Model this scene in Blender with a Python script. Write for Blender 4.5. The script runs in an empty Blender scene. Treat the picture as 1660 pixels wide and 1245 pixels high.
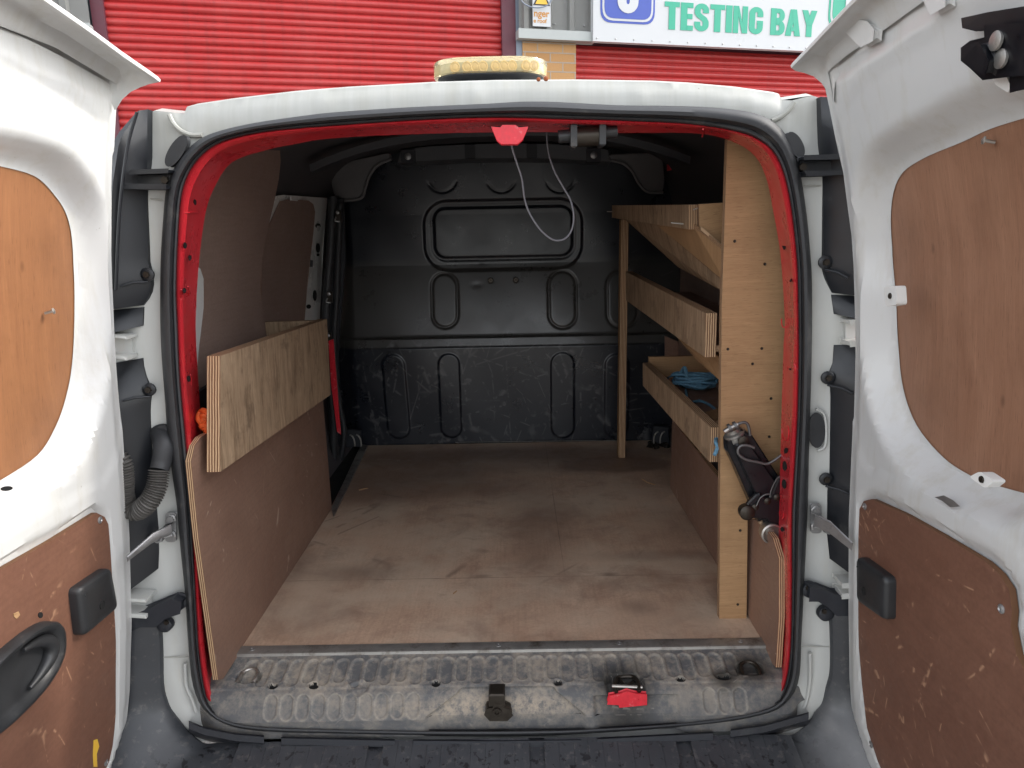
import bpy, bmesh, math, random
import numpy as np
from mathutils import Vector, Matrix
from mathutils.geometry import delaunay_2d_cdt
random.seed(7)
S = bpy.context.scene
COL = S.collection
# ---------------------------------------------------------------- camera
FPX, CX, CY = 1151.0, 830.0, 622.5          # focal length and centre, in pixels of the 1660 wide photograph
th, ps, rl = math.radians(12.25), math.radians(0.35), math.radians(1.15)
FW = Vector((-math.sin(ps)*math.cos(th), math.cos(ps)*math.cos(th), -math.sin(th)))
R0 = Vector((math.cos(ps), math.sin(ps), 0)); U0 = R0.cross(FW)
RT = R0*math.cos(rl) - U0*math.sin(rl); UP = U0*math.cos(rl) + R0*math.sin(rl)
CAM = Vector((0.04, -1.30, 1.53))
cd = bpy.data.cameras.new("camera"); cam = bpy.data.objects.new("camera", cd); COL.objects.link(cam)
cd.sensor_width = 36; cd.lens = FPX/1660*36; cd.clip_start = 0.02; cd.clip_end = 2000
mw = Matrix((RT, UP, -FW)).transposed().to_4x4(); mw.translation = CAM
cam.matrix_world = mw; S.camera = cam
# ---------------------------------------------------------------- sky, sun, exposure
SUN_EL, SUN_AZ = math.radians(37), math.radians(78)     # azimuth measured from +Y towards +X
W = bpy.data.worlds.new("World"); S.world = W; W.use_nodes = True
wn = W.node_tree; bg = wn.nodes['Background']; sky = wn.nodes.new('ShaderNodeTexSky')
sky.sky_type = 'NISHITA'; sky.sun_disc = False; sky.sun_elevation = SUN_EL; sky.sun_rotation = SUN_AZ
sky.air_density = 1.0; sky.dust_density = 2.0; sky.ozone_density = 1.0
hs = wn.nodes.new('ShaderNodeHueSaturation'); hs.inputs['Saturation'].default_value = .22     # hazy, milky sky
wn.links.new(sky.outputs[0], hs.inputs['Color']); wn.links.new(hs.outputs[0], bg.inputs[0]); bg.inputs[1].default_value = 0.15
sl = bpy.data.lights.new("sun", 'SUN'); sl.energy = 0.5; sl.angle = math.radians(2.5); sl.color = (1, .93, .82)
so = bpy.data.objects.new("sun", sl); COL.objects.link(so)
sd = Vector((math.sin(SUN_AZ)*math.cos(SUN_EL), math.cos(SUN_AZ)*math.cos(SUN_EL), math.sin(SUN_EL)))
so.rotation_euler = sd.to_track_quat('Z', 'Y').to_euler(); so.location = (6, 2, 8)
S.view_settings.view_transform = 'Standard'; S.view_settings.look = 'None'
S.view_settings.exposure = 2.03; S.view_settings.gamma = 1
S.render.engine = 'CYCLES'
S.cycles.max_bounces = 10; S.cycles.diffuse_bounces = 6
# ---------------------------------------------------------------- measuring helpers: points on real planes
def ray(p): return RT*((p[0]-CX)/FPX) + UP*((CY-p[1])/FPX) + FW
def hit(p, p0, n):
    d = ray(p); n = Vector(n); return CAM + d*((Vector(p0)-CAM).dot(n)/d.dot(n))
def hy(p, y): return hit(p, (0, y, 0), (0, 1, 0))
def hx(p, x): return hit(p, (x, 0, 0), (1, 0, 0))
def hz(p, z): return hit(p, (0, 0, z), (0, 0, 1))
REAR_N = (0, -1, .04)
def rp(p, dy=0.0): return hit(p, (0, .03+dy, .5), REAR_N)      # the van's rear plane
def YR(z): return .03 + .04*(z-.5)
# ---------------------------------------------------------------- object helpers
WL = {}
def _set(o, label=None, cat=None, group=None, kind=None):
    if label: o['label'] = label
    if cat: o['category'] = cat
    if group: o['group'] = group
    if kind: o['kind'] = kind
    return o
def empty(name, loc, **k):
    o = bpy.data.objects.new(name, None); COL.objects.link(o); o.location = loc; o.empty_display_size = .1
    WL[o.name] = Vector(loc); return _set(o, **k)
class MB:
    """collects geometry for one mesh object"""
    def __init__(s): s.v = []; s.f = []; s.m = []; s.uv = []; s.sm = []; s.mats = []
    def mi(s, mat):
        if mat not in s.mats: s.mats.append(mat)
        return s.mats.index(mat)
    def face(s, idx, mat, uv=None, smooth=False):
        s.f.append(tuple(idx)); s.m.append(s.mi(mat)); s.uv.append(uv); s.sm.append(smooth)
    def build(s, name, parent=None, sharp=40, weld=False, **k):
        me = bpy.data.meshes.new(name)
        V = np.array([tuple(a) for a in s.v], float)
        c = Vector(((V[:, 0].min()+V[:, 0].max())/2, (V[:, 1].min()+V[:, 1].max())/2, V[:, 2].min()))
        V = V - np.array(c)
        me.from_pydata(V.tolist(), [], s.f)
        for m in s.mats: me.materials.append(m)
        me.polygons.foreach_set('material_index', s.m)
        me.polygons.foreach_set('use_smooth', s.sm)
        if any(u is not None for u in s.uv):
            l = me.uv_layers.new(name='UVMap'); flat = []
            for f, u in zip(s.f, s.uv):
                for i in range(len(f)): flat += list(u[i]) if u else [0, 0]
            l.data.foreach_set('uv', flat)
        me.update(); me.validate()
        if any(s.sm): me.set_sharp_from_angle(angle=math.radians(sharp))
        o = bpy.data.objects.new(name, me); COL.objects.link(o)
        o.location = c; WL[o.name] = c.copy()
        if parent is not None:
            o.parent = parent; o.matrix_parent_inverse = Matrix.Translation(-WL[parent.name])
        return _set(o, **k)
    # ---- shapes
    def prism(s, pts, t, mat, edge=None, gdir=None, bevel=0.0, rnd=0.0):
        """flat polygon pts (3D) thickened by vector t; uv in metres, edges: v = 0..1 across the thickness"""
        pts = [Vector(p) for p in pts]; t = Vector(t); edge = edge or mat
        if rnd: pts = roundpoly(pts, rnd)
        n = t.normalized(); g = Vector(gdir) if gdir is not None else (pts[1]-pts[0])
        g = (g-n*g.dot(n)).normalized(); h = n.cross(g)
        N = len(pts)
        def uv(p): return (p.dot(g), p.dot(h))
        if bevel:
            c = sum(pts, Vector())/N
            ins = inset(pts, n, bevel)
            A = [p+n*0 for p in ins]; B = [p+n*bevel for p in pts]; C_ = [p+t-n*bevel for p in pts]; D = [p+t for p in ins]
            R = [A, B, C_, D]
        else: R = [pts, [p+t for p in pts]]
        b = len(s.v)
        for r in R: s.v += r
        L = len(R); T = t.length
        for k in range(L-1):
            acc = 0.
            for i in range(N):
                j = (i+1) % N; d = (pts[j]-pts[i]).length
                v0, v1 = (k/(L-1), (k+1)/(L-1)) if not bevel else ([0, bevel/T, 1-bevel/T, 1][k], [0, bevel/T, 1-bevel/T, 1][k+1])
                s.face([b+k*N+i, b+k*N+j, b+(k+1)*N+j, b+(k+1)*N+i], edge, [(acc, v0), (acc+d, v0), (acc+d, v1), (acc, v1)])
                acc += d
        s.face([b+i for i in range(N)][::-1], mat, [uv(R[0][i]) for i in range(N)][::-1])
        q = b+(L-1)*N
        s.face([q+i for i in range(N)], mat, [uv(R[-1][i]) for i in range(N)])
        return s
    def box(s, lo, hi, mat, edge=None, bevel=0.0):
        a, b = Vector(lo), Vector(hi)
        return s.prism([(a.x, a.y, a.z), (b.x, a.y, a.z), (b.x, b.y, a.z), (a.x, b.y, a.z)], (0, 0, b.z-a.z), mat, edge, bevel=bevel)
    def loft(s, rows, mat, closed=False, smooth=True, cap=False):
        n = len(rows[0]); b = len(s.v)
        for r in rows: s.v += [Vector(p) for p in r]
        m = n if closed else n-1
        for k in range(len(rows)-1):
            for i in range(m):
                j = (i+1) % n
                s.face([b+k*n+i, b+k*n+j, b+(k+1)*n+j, b+(k+1)*n+i], mat, None, smooth)
        if cap:
            s.face([b+i for i in range(n)][::-1], mat, None, False)
            q = b+(len(rows)-1)*n; s.face([q+i for i in range(n)], mat, None, False)
        return s
    def tube(s, path, r, mat, seg=10, closed=False, res=None, spline=True, rfun=None):
        P = [Vector(p) for p in path]
        if spline: P = catmull(P, closed, res or 8)
        n = len(P); rows = []; up = None
        for i in range(n):
            a = P[(i-1) % n] if closed or i > 0 else P[0]; c = P[(i+1) % n] if closed or i < n-1 else P[-1]
            t = (c-a).normalized()
            if up is None: up = t.orthogonal().normalized()
            up = (up - t*up.dot(t)); up = up.normalized() if up.length > 1e-6 else t.orthogonal().normalized()
            w = t.cross(up); rr = r if rfun is None else rfun(i/(n-1))
            rows.append([P[i]+(up*math.cos(2*math.pi*k/seg)+w*math.sin(2*math.pi*k/seg))*rr for k in range(seg)])
        if closed: rows.append(rows[0])
        return s.loft(rows, mat, closed=True, cap=not closed)
    def lathe(s, c, axis, prof, mat, seg=24, smooth=True):
        """prof: list of (radius, distance along axis)"""
        c = Vector(c); ax = Vector(axis).normalized(); u = ax.orthogonal().normalized(); w = ax.cross(u)
        rows = [[c+ax*h+(u*math.cos(2*math.pi*k/seg)+w*math.sin(2*math.pi*k/seg))*max(r, 1e-5) for k in range(seg)] for r, h in prof]
        return s.loft(rows, mat, closed=True, cap=True, smooth=smooth)
    def sheet(s, outline, holes, step, fn, mat, smooth=True, uvf=None, extra=()):
        """2D region with holes, triangulated with inner points, mapped to 3D by fn(u, v)"""
        def dens(P):
            Q = []
            for i in range(len(P)):
                a, b = P[i], P[(i+1) % len(P)]; d = math.hypot(b[0]-a[0], b[1]-a[1]); k = max(1, int(d/step))
                for j in range(k): Q.append((a[0]+(b[0]-a[0])*j/k, a[1]+(b[1]-a[1])*j/k))
            return Q
        loops = [dens(outline)]+[dens(h) for h in holes]
        V = []; Ed = []
        for L in loops:
            b = len(V); V += L; Ed += [(b+i, b+(i+1) % len(L)) for i in range(len(L))]
        A = np.array(outline); x0, y0 = A.min(0); x1, y1 = A.max(0)
        gx, gy = np.meshgrid(np.arange(x0+step/2, x1, step), np.arange(y0+step/2, y1, step)); G = np.stack([gx.ravel(), gy.ravel()], 1)
        ok = inside(G, loops[0]) & (polydist(G, loops[0]) > step*.45)
        for h in loops[1:]: ok &= ~inside(G, h) & (polydist(G, h) > step*.45)
        V += [tuple(g) for g in G[ok]]
        r = delaunay_2d_cdt([Vector(p) for p in V], Ed, [], 0, 1e-6)
        vv = np.array([tuple(p) for p in r[0]]); ff = np.array(r[2])
        cen = vv[ff].mean(1); ok = inside(cen, loops[0])
        for h in loops[1:]: ok &= ~inside(cen, h)
        b = len(s.v); P3 = fn(vv)
        s.v += [Vector(p) for p in P3]
        for f in ff[ok]: s.face([b+int(i) for i in f], mat, ([tuple(uvf(vv[i])) for i in f] if uvf else None), smooth)
        return s
def inside(P, poly):
    P = np.asarray(P, float); L = np.asarray(poly, float); x, y = P[:, 0], P[:, 1]; r = np.zeros(len(P), bool)
    for i in range(len(L)):
        x1, y1 = L[i]; x2, y2 = L[(i+1) % len(L)]
        if y1 == y2: continue
        c = ((y1 > y) != (y2 > y)) & (x < (x2-x1)*(y-y1)/(y2-y1)+x1); r ^= c
    return r
def polydist(P, poly, closed=True):
    P = np.asarray(P, float); L = np.asarray(poly, float); d = np.full(len(P), 1e9)
    for i in range(len(L) if closed else len(L)-1):
        a = L[i]; b = L[(i+1) % len(L)]; ab = b-a; q = (ab**2).sum()
        if q < 1e-14: continue
        t = np.clip(((P-a)@ab)/q, 0, 1); d = np.minimum(d, np.hypot(*(P-(a+t[:, None]*ab)).T))
    return d
def catmull(P, closed=False, res=8):
    n = len(P); out = []
    for i in range(n if closed else n-1):
        g = lambda k: P[k % n] if closed else P[min(max(k, 0), n-1)]
        p0, p1, p2, p3 = g(i-1), g(i), g(i+1), g(i+2)
        for j in range(res):
            t = j/res
            out.append(.5*((2*p1)+(p2-p0)*t+(2*p0-5*p1+4*p2-p3)*t*t+(3*p1-p0-3*p2+p3)*t**3))
    if not closed: out.append(P[-1])
    return out
def cm2(P, closed=False, res=6): return [(v.x, v.y) for v in catmull([Vector((p[0], p[1], 0)) for p in P], closed, res)]
def resample(P, n):
    P = [Vector(p) for p in P]; d = [0.]
    for a, b in zip(P, P[1:]): d.append(d[-1]+(b-a).length)
    out = []; k = 0
    for i in range(n):
        t = d[-1]*i/(n-1)
        while k < len(P)-2 and d[k+1] < t: k += 1
        out.append(P[k].lerp(P[k+1], min(1, max(0, (t-d[k])/max(1e-9, d[k+1]-d[k])))))
    return out
def inset(pts, n, a):
    N = len(pts); out = []
    for i in range(N):
        p, c, q = pts[i-1], pts[i], pts[(i+1) % N]
        e1 = (c-p).normalized(); e2 = (q-c).normalized(); n1 = n.cross(e1); n2 = n.cross(e2); m = (n1+n2)
        m = m.normalized() if m.length > 1e-6 else n1
        out.append(c+m*(a/max(.4, m.dot(n1))))
    return out
def roundpoly(P, r, k=5):
    out = []; N = len(P)
    for i in range(N):
        a, b, c = P[i-1], P[i], P[(i+1) % N]
        d1 = min(r, (a-b).length*.45); d2 = min(r, (c-b).length*.45)
        s0 = b+(a-b).normalized()*d1; s1 = b+(c-b).normalized()*d2
        for j in range(k+1):
            t = j/k; out.append(s0*(1-t)**2+b*2*t*(1-t)+s1*t*t)
    return out
def ellipse(c, a, b, n=20, rot=0):
    cr, sr = math.cos(rot), math.sin(rot)
    return [(c[0]+a*math.cos(2*math.pi*i/n)*cr-b*math.sin(2*math.pi*i/n)*sr, c[1]+a*math.cos(2*math.pi*i/n)*sr+b*math.sin(2*math.pi*i/n)*cr) for i in range(n)]
def smooth01(t): t = np.clip(t, 0, 1); return t*t*(3-2*t)
# ---------------------------------------------------------------- materials
class Mt:
    def __init__(s, name):
        s.m = bpy.data.materials.new(name); s.m.use_nodes = True; s.nt = s.m.node_tree
        s.b = s.nt.nodes['Principled BSDF']
    def N(s, t, **p):
        n = s.nt.nodes.new('ShaderNode'+t)
        for k, v in p.items(): setattr(n, k, v)
        return n
    def L(s, a, b):
        if isinstance(a, (int, float)): b.default_value = a
        elif isinstance(a, (tuple, list)):
            b.default_value = tuple(a)+((1,) if len(a) == 3 and len(b.default_value) == 4 else ())
        else: s.nt.links.new(a, b)
    def pos(s): return s.N('NewGeometry').outputs['Position']
    def uv(s): return s.N('UVMap').outputs[0]
    def map(s, v, scale=(1, 1, 1), rot=(0, 0, 0), loc=(0, 0, 0)):
        n = s.N('Mapping'); s.L(v, n.inputs[0]); s.L(loc, n.inputs[1]); s.L(rot, n.inputs[2]); s.L(scale, n.inputs[3]); return n.outputs[0]
    def noise(s, v, scale=5, detail=4, rough=.55, dist=0):
        n = s.N('TexNoise'); s.L(v, n.inputs['Vector']); s.L(scale, n.inputs['Scale']); s.L(detail, n.inputs['Detail'])
        s.L(rough, n.inputs['Roughness']); s.L(dist, n.inputs['Distortion']); return n.outputs[0]
    def rng(s, v, a, b, c=0., d=1.):
        n = s.N('MapRange'); s.L(v, n.inputs[0]); s.L(a, n.inputs[1]); s.L(b, n.inputs[2]); s.L(c, n.inputs[3]); s.L(d, n.inputs[4]); return n.outputs[0]
    def ma(s, op, a, b=0., clamp=False):
        n = s.N('Math', operation=op, use_clamp=clamp); s.L(a, n.inputs[0]); s.L(b, n.inputs[1]); return n.outputs[0]
    def mix(s, f, a, b):
        n = s.N('Mix', data_type='RGBA'); s.L(f, n.inputs[0]); s.L(a, n.inputs[6]); s.L(b, n.inputs[7]); return n.outputs[2]
    def bump(s, h, st=.3, d=.002):
        n = s.N('Bump'); s.L(h, n.inputs['Height']); s.L(st, n.inputs['Strength']); s.L(d, n.inputs['Distance']); s.nt.links.new(n.outputs[0], s.b.inputs['Normal'])
    def sep(s, v):
        n = s.N('SeparateXYZ'); s.L(v, n.inputs[0]); return n.outputs
    def spot(s, v, c, r, soft=.3, wob=.35, ns=9):
        """soft ellipse mask: 1 inside"""
        m = s.map(v, scale=tuple(1/max(1e-3, x) for x in r), loc=tuple(-a/max(1e-3, b) for a, b in zip(c, r)))
        n = s.N('VectorMath', operation='LENGTH'); s.L(m, n.inputs[0])
        d = s.ma('ADD', n.outputs['Value'], s.ma('MULTIPLY', s.ma('SUBTRACT', s.noise(v, ns, 3), .5), wob*2))
        return s.rng(d, 1+soft, 1-soft)
    def scratch(s, v, scale, angs, width=.012, thr=.55, axis=2, stretch=12, dummy=0):
        tot = None
        for i, a in enumerate(angs):
            r = [0, 0, 0]; r[axis] = a
            sc = [1, 1, 1]; sc[(axis+1) % 3] = 1./stretch
            # rotate first, then stretch
            v1 = s.map(s.map(v, rot=tuple(r), loc=(i*3.3, i*1.7, i*2.1)), scale=tuple(x*scale for x in sc))
            n = s.noise(v1, 1, .4, .3)
            line = s.rng(s.ma('ABSOLUTE', s.ma('SUBTRACT', n, .5)), width, 0)
            msk = s.rng(s.noise(s.map(v, loc=(i*5.1, 2., i)), scale*.35, 3, .6), thr, thr+.06)
            msk = s.ma('MULTIPLY', msk, s.rng(s.noise(s.map(v, loc=(7., i*3.1, 1.)), scale*2.2, 2, .5), .5, .56)); k = s.ma('MULTIPLY', line, msk); tot = k if tot is None else s.ma('MAXIMUM', tot, k)
        return tot
    def out(s, col, rough=.5, metal=0., spec=.5, coat=0.):
        s.L(col, s.b.inputs['Base Color']); s.L(rough, s.b.inputs['Roughness']); s.L(metal, s.b.inputs['Metallic'])
        s.L(spec, s.b.inputs['Specular IOR Level'])
        if coat: s.L(coat, s.b.inputs['Coat Weight']); s.L(.08, s.b.inputs['Coat Roughness'])
        return s.m
def plain(name, col, rough=.5, metal=0., var=.25, ns=25, spec=.5, bump=.0, coat=0., dirt=None, dthr=.55):
    t = Mt(name); p = t.pos(); n = t.noise(p, ns, 5, .6)
    c = t.mix(n, tuple(x*(1-var) for x in col), tuple(min(1, x*(1+var)) for x in col))
    if dirt: c = t.mix(t.rng(t.noise(p, ns*.5, 6, .7), dthr, dthr+.2), c, dirt)
    if bump: t.bump(t.noise(p, ns*12, 3), bump, .001)
    return t.out(c, t.rng(n, .3, .7, max(.02, rough-.08), min(1, rough+.1)), metal, spec, coat)

def wood(name, light, dark, rough=.65, knots=True, grain=1.0, stain=None, band=.7, stk=.65):
    t = Mt(name); u = t.uv()
    w = t.noise(u, 2.2, 3, .5); g0 = t.map(u, scale=(3, 26, 1))
    dv = t.N('VectorMath', operation='ADD'); t.L(g0, dv.inputs[0])
    cmb = t.N('CombineXYZ'); t.L(t.ma('MULTIPLY', w, 5.), cmb.inputs[1]); t.L(cmb.outputs[0], dv.inputs[1])
    g = t.noise(dv.outputs[0], 2.2*grain, 6, .62, .3); fine = t.noise(t.map(u, scale=(14, 420, 1)), 1.5, 3, .7)
    k = t.ma('ADD', t.ma('MULTIPLY', t.rng(g, .3, .72), band), t.ma('MULTIPLY', t.rng(fine, .35, .7), .4), True)
    c = t.mix(k, light, dark)
    sk = t.noise(t.map(u, scale=(3.5, 85, 1)), 1.4, 4, .7); c = t.mix(t.ma('MULTIPLY', t.rng(sk, .54, .74), stk), c, tuple(x*.42 for x in dark)); c = t.mix(t.ma('MULTIPLY', t.rng(sk, .44, .30), .35), c, tuple(min(1, x*1.3) for x in light))
    pores = t.rng(t.noise(t.map(u, scale=(30, 500, 1)), 1.3, 1), .66, .72)
    c = t.mix(t.ma('MULTIPLY', pores, .5), c, tuple(x*.35 for x in dark))
    blot = t.rng(t.noise(u, 7, 5, .65), .5, .75)
    c = t.mix(t.ma('MULTIPLY', blot, .35), c, tuple(x*.55 for x in dark))
    if stain: bl = t.noise(t.map(u, scale=(5, 17, 1)), 1.2, 5, .7); c = t.mix(t.ma('MULTIPLY', t.rng(bl, .52, .68), .6), c, tuple(x*.5 for x in dark)); c = t.mix(t.ma('MULTIPLY', t.rng(bl, .42, .30), .4), c, tuple(min(1, x*1.2) for x in light))
    if knots:
        vn = t.N('TexVoronoi'); t.L(t.map(u, scale=(3.2, 6.5, 1)), vn.inputs['Vector']); t.L(1.7, vn.inputs['Scale'])
        kn = t.rng(vn.outputs['Distance'], .075, .02); c = t.mix(t.ma('MULTIPLY', kn, .75), c, tuple(x*.3 for x in dark))
    if stain: c = t.mix(t.ma('MULTIPLY', t.rng(t.noise(u, 11, 4, .7), .56, .7), .6), c, stain)
    t.bump(fine, .25, .001)
    return t.out(c, rough, 0, .35)
def phenolic(name, base, pale, scr, rough=.5, worn=.5, axis=0, fl=False, thr=.55, wide=.012, vs=1., scs=13):
    t = Mt(name); p = t.pos()
    n1 = t.noise(p, 3.1, 6, .62); n2 = t.noise(p, 22, 5, .65); n3 = t.noise(t.map(p, scale=(1, 1, 1)), 140, 2, .6)
    fib = t.noise(t.map(p, scale=(160, 7, 7) if axis == 2 else (7, 8, 150)), 1., 3, .6)
    k = t.rng(t.ma('ADD', t.ma('MULTIPLY', n1, .7), t.ma('MULTIPLY', n2, .3)), .40, .62)
    c = t.mix(t.ma('MULTIPLY', k, worn), base, pale)
    c = t.mix(t.ma('MULTIPLY', t.rng(n3, .4, .7), .25*vs), c, tuple(x*.55 for x in base))
    c = t.mix(t.ma('MULTIPLY', t.rng(fib, .45, .7), .22*vs), c, tuple(x*.6 for x in base))
    r = t.rng(n2, .3, .7, rough-.1, rough+.12)
    if fl: return t, p, c, n1, n2, fib, r
    s1 = t.scratch(p, scs, (.3, .8, 1.3, 1.9, 2.6), wide, thr, axis, 10)
    c = t.mix(t.ma('MULTIPLY', s1, .8), c, scr)
    chips = t.rng(t.noise(p, 34, 4, .75, .8), .715, .745); c = t.mix(t.ma('MULTIPLY', chips, .8), c, scr)
    t.bump(t.ma('ADD', fib, t.ma('MULTIPLY', s1, -1.)), .12, .001)
    return t.out(c, r, 0, .35)
def ply_edge(name, layers=5, a=(.56, .38, .23), b=(.15, .075, .04)):
    t = Mt(name); u = t.uv(); x = t.sep(u)
    wob = t.ma('MULTIPLY', t.ma('SUBTRACT', t.noise(t.map(u, scale=(14, 1, 1)), 1, 3), .5), .10)
    ph = t.ma('FRACT', t.ma('MULTIPLY', t.ma('ADD', x[1], wob), layers))
    st = t.rng(t.ma('ABSOLUTE', t.ma('SUBTRACT', ph, .5)), .17, .33)
    c = t.mix(st, a, b); n = t.noise(t.map(u, scale=(25, 30, 1)), 1, 3, .7)
    c = t.mix(t.rng(n, .45, .8, 0., .45), c, tuple(v*.5 for v in b)); t.bump(st, .4, .002)
    return t.out(c, .8, 0, .2)
def white_paint(name, col=(.48, .485, .465), rough=.42, dirt=.75):
    t = Mt(name); p = t.pos(); n = t.noise(p, 4, 5, .6); n2 = t.noise(t.map(p, scale=(1, 1, .16)), 26, 6, .7)
    c = t.mix(t.ma('MULTIPLY', t.rng(n2, .5, .8), dirt), col, (.46, .44, .38))
    c = t.mix(t.ma('MULTIPLY', t.rng(n, .5, .75), dirt*.5), c, (.60, .60, .56))
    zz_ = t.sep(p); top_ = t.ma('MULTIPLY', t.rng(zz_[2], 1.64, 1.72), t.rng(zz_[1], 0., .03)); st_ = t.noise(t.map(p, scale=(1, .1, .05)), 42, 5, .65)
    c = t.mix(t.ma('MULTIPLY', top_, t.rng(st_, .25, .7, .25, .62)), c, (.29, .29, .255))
    sp = t.rng(t.noise(p, 75, 3, .7), .73, .76); c = t.mix(t.ma('MULTIPLY', sp, .8*dirt), c, (.16, .13, .10))
    t.bump(n2, .04, .002)
    return t.out(c, t.rng(n2, .3, .8, rough, rough+.25), 0, .5, .25)
m = {}
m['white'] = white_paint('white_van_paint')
m['white_door'] = white_paint('white_door_paint', (.56, .565, .56), .30, .75)
m['white_dirty'] = white_paint('grimy_white_paint', (.36, .36, .33), .4, .95)
m['red'] = plain('red_body_paint', (.58, .016, .030), .28, var=.18, ns=14, coat=.4, dirt=(.25, .03, .04), dthr=.60)
def red_worn():
    t = Mt('red_frame_paint'); p = t.pos(); n = t.noise(p, 16, 5, .65)
    c = t.mix(n, (.58, .022, .034), (.70, .034, .046))
    c = t.mix(t.ma('MULTIPLY', t.rng(t.noise(p, 7, 5, .7), .55, .72), .55), c, (.30, .045, .05))
    c = t.mix(t.rng(t.noise(p, 60, 4, .75), .69, .73), c, (.72, .38, .36))
    t.bump(n, .1, .002); return t.out(c, t.rng(n, .3, .7, .2, .42), 0, .5, .3)
m['redframe'] = red_worn()
m['rubber'] = plain('black_rubber', (.026, .027, .030), .55, var=.4, ns=30, dirt=(.10, .095, .085), dthr=.6, bump=.1)
m['lamp_black'] = plain('black_lamp_plastic', (.011, .0125, .016), .38, var=.3, ns=12, dirt=(.06, .06, .06), dthr=.62)
m['plastic'] = plain('black_trim_plastic', (.018, .020, .026), .5, var=.3, ns=22, dirt=(.055, .055, .055), dthr=.6)
m['dark'] = plain('dark_interior_metal', (.03, .031, .036), .6, var=.3, ns=8)
m['hole'] = plain('black_recess', (.004, .004, .004), .9, var=.2)  # near-black colour stands for the shade inside holes, gaps and recesses
m['headliner'] = plain('charcoal_headliner', (.075, .070, .075), .85, var=.3, ns=30, bump=.2)
m['greybeam'] = plain('dark_grey_painted_metal', (.085, .088, .095), .5, var=.2, ns=9)
m['greygusset'] = plain('mid_grey_metal', (.14, .135, .135), .5, var=.2, ns=9)
m['maroon'] = plain('red_paint_painted_shade', (.16, .035, .045), .6, var=.4, ns=18, dirt=(.06, .05, .05), dthr=.5)  # red paint darkened in the colour for the shade behind the header
m['white_inner'] = plain('lit_white_inner_paint', (.80, .80, .78), .3, var=.04, ns=6)  # brighter white: light on the inner metal is put into the colour
m['steel'] = plain('worn_steel', (.42, .40, .37), .38, .9, var=.25, ns=60, dirt=(.12, .08, .05), dthr=.55)
m['zinc'] = plain('dull_zinc', (.36, .36, .36), .45, .8, var=.2, ns=60, dirt=(.10, .09, .08), dthr=.6)
m['alu'] = plain('dirty_aluminium', (.36, .35, .33), .42, .75, var=.3, ns=40, dirt=(.14, .12, .10), dthr=.5)
m['grip'] = plain('grey_black_plastic', (.021, .022, .024), .42, var=.3, ns=26, dirt=(.11, .10, .09), dthr=.58)
m['orange'] = plain('orange_webbing', (.72, .12, .02), .7, var=.3, ns=60)
m['jack'] = plain('dark_blue_black_enamel', (.006, .0065, .009), .34, var=.4, ns=40, dirt=(.035, .03, .027), dthr=.63)
m['tan'] = wood('tan_plywood', (.44, .27, .138), (.29, .16, .075), knots=False, band=.3, stk=.22)
m['tan_worn'] = wood('weathered_plywood', (.52, .375, .245), (.26, .165, .095), rough=.8, stain=(.12, .078, .05))
m['orangeply'] = wood('orange_varnished_plywood', (.28, .125, .055), (.21, .09, .040), rough=.5, grain=.55, stk=.2)
m['brownply'] = wood('pink_brown_plywood', (.31, .165, .102), (.24, .118, .070), rough=.5, grain=.45, stk=.25)
m['lining'] = phenolic('brown_faced_lining_board', (.23, .135, .098), (.34, .215, .155), (.55, .43, .34), axis=0, thr=.60)
m['lining_up'] = phenolic('dull_brown_upper_lining', (.31, .215, .18), (.40, .29, .235), (.5, .42, .37), rough=.6, axis=0, thr=.66)
m['doorlining'] = phenolic('scuffed_brown_door_board', (.15, .070, .046), (.22, .108, .070), (.42, .245, .15), rough=.5, axis=0, thr=.55, wide=.020, scs=22)
m['pedge'] = ply_edge('plywood_edge'); m['pedge3'] = ply_edge('thin_plywood_edge', 3)
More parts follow.
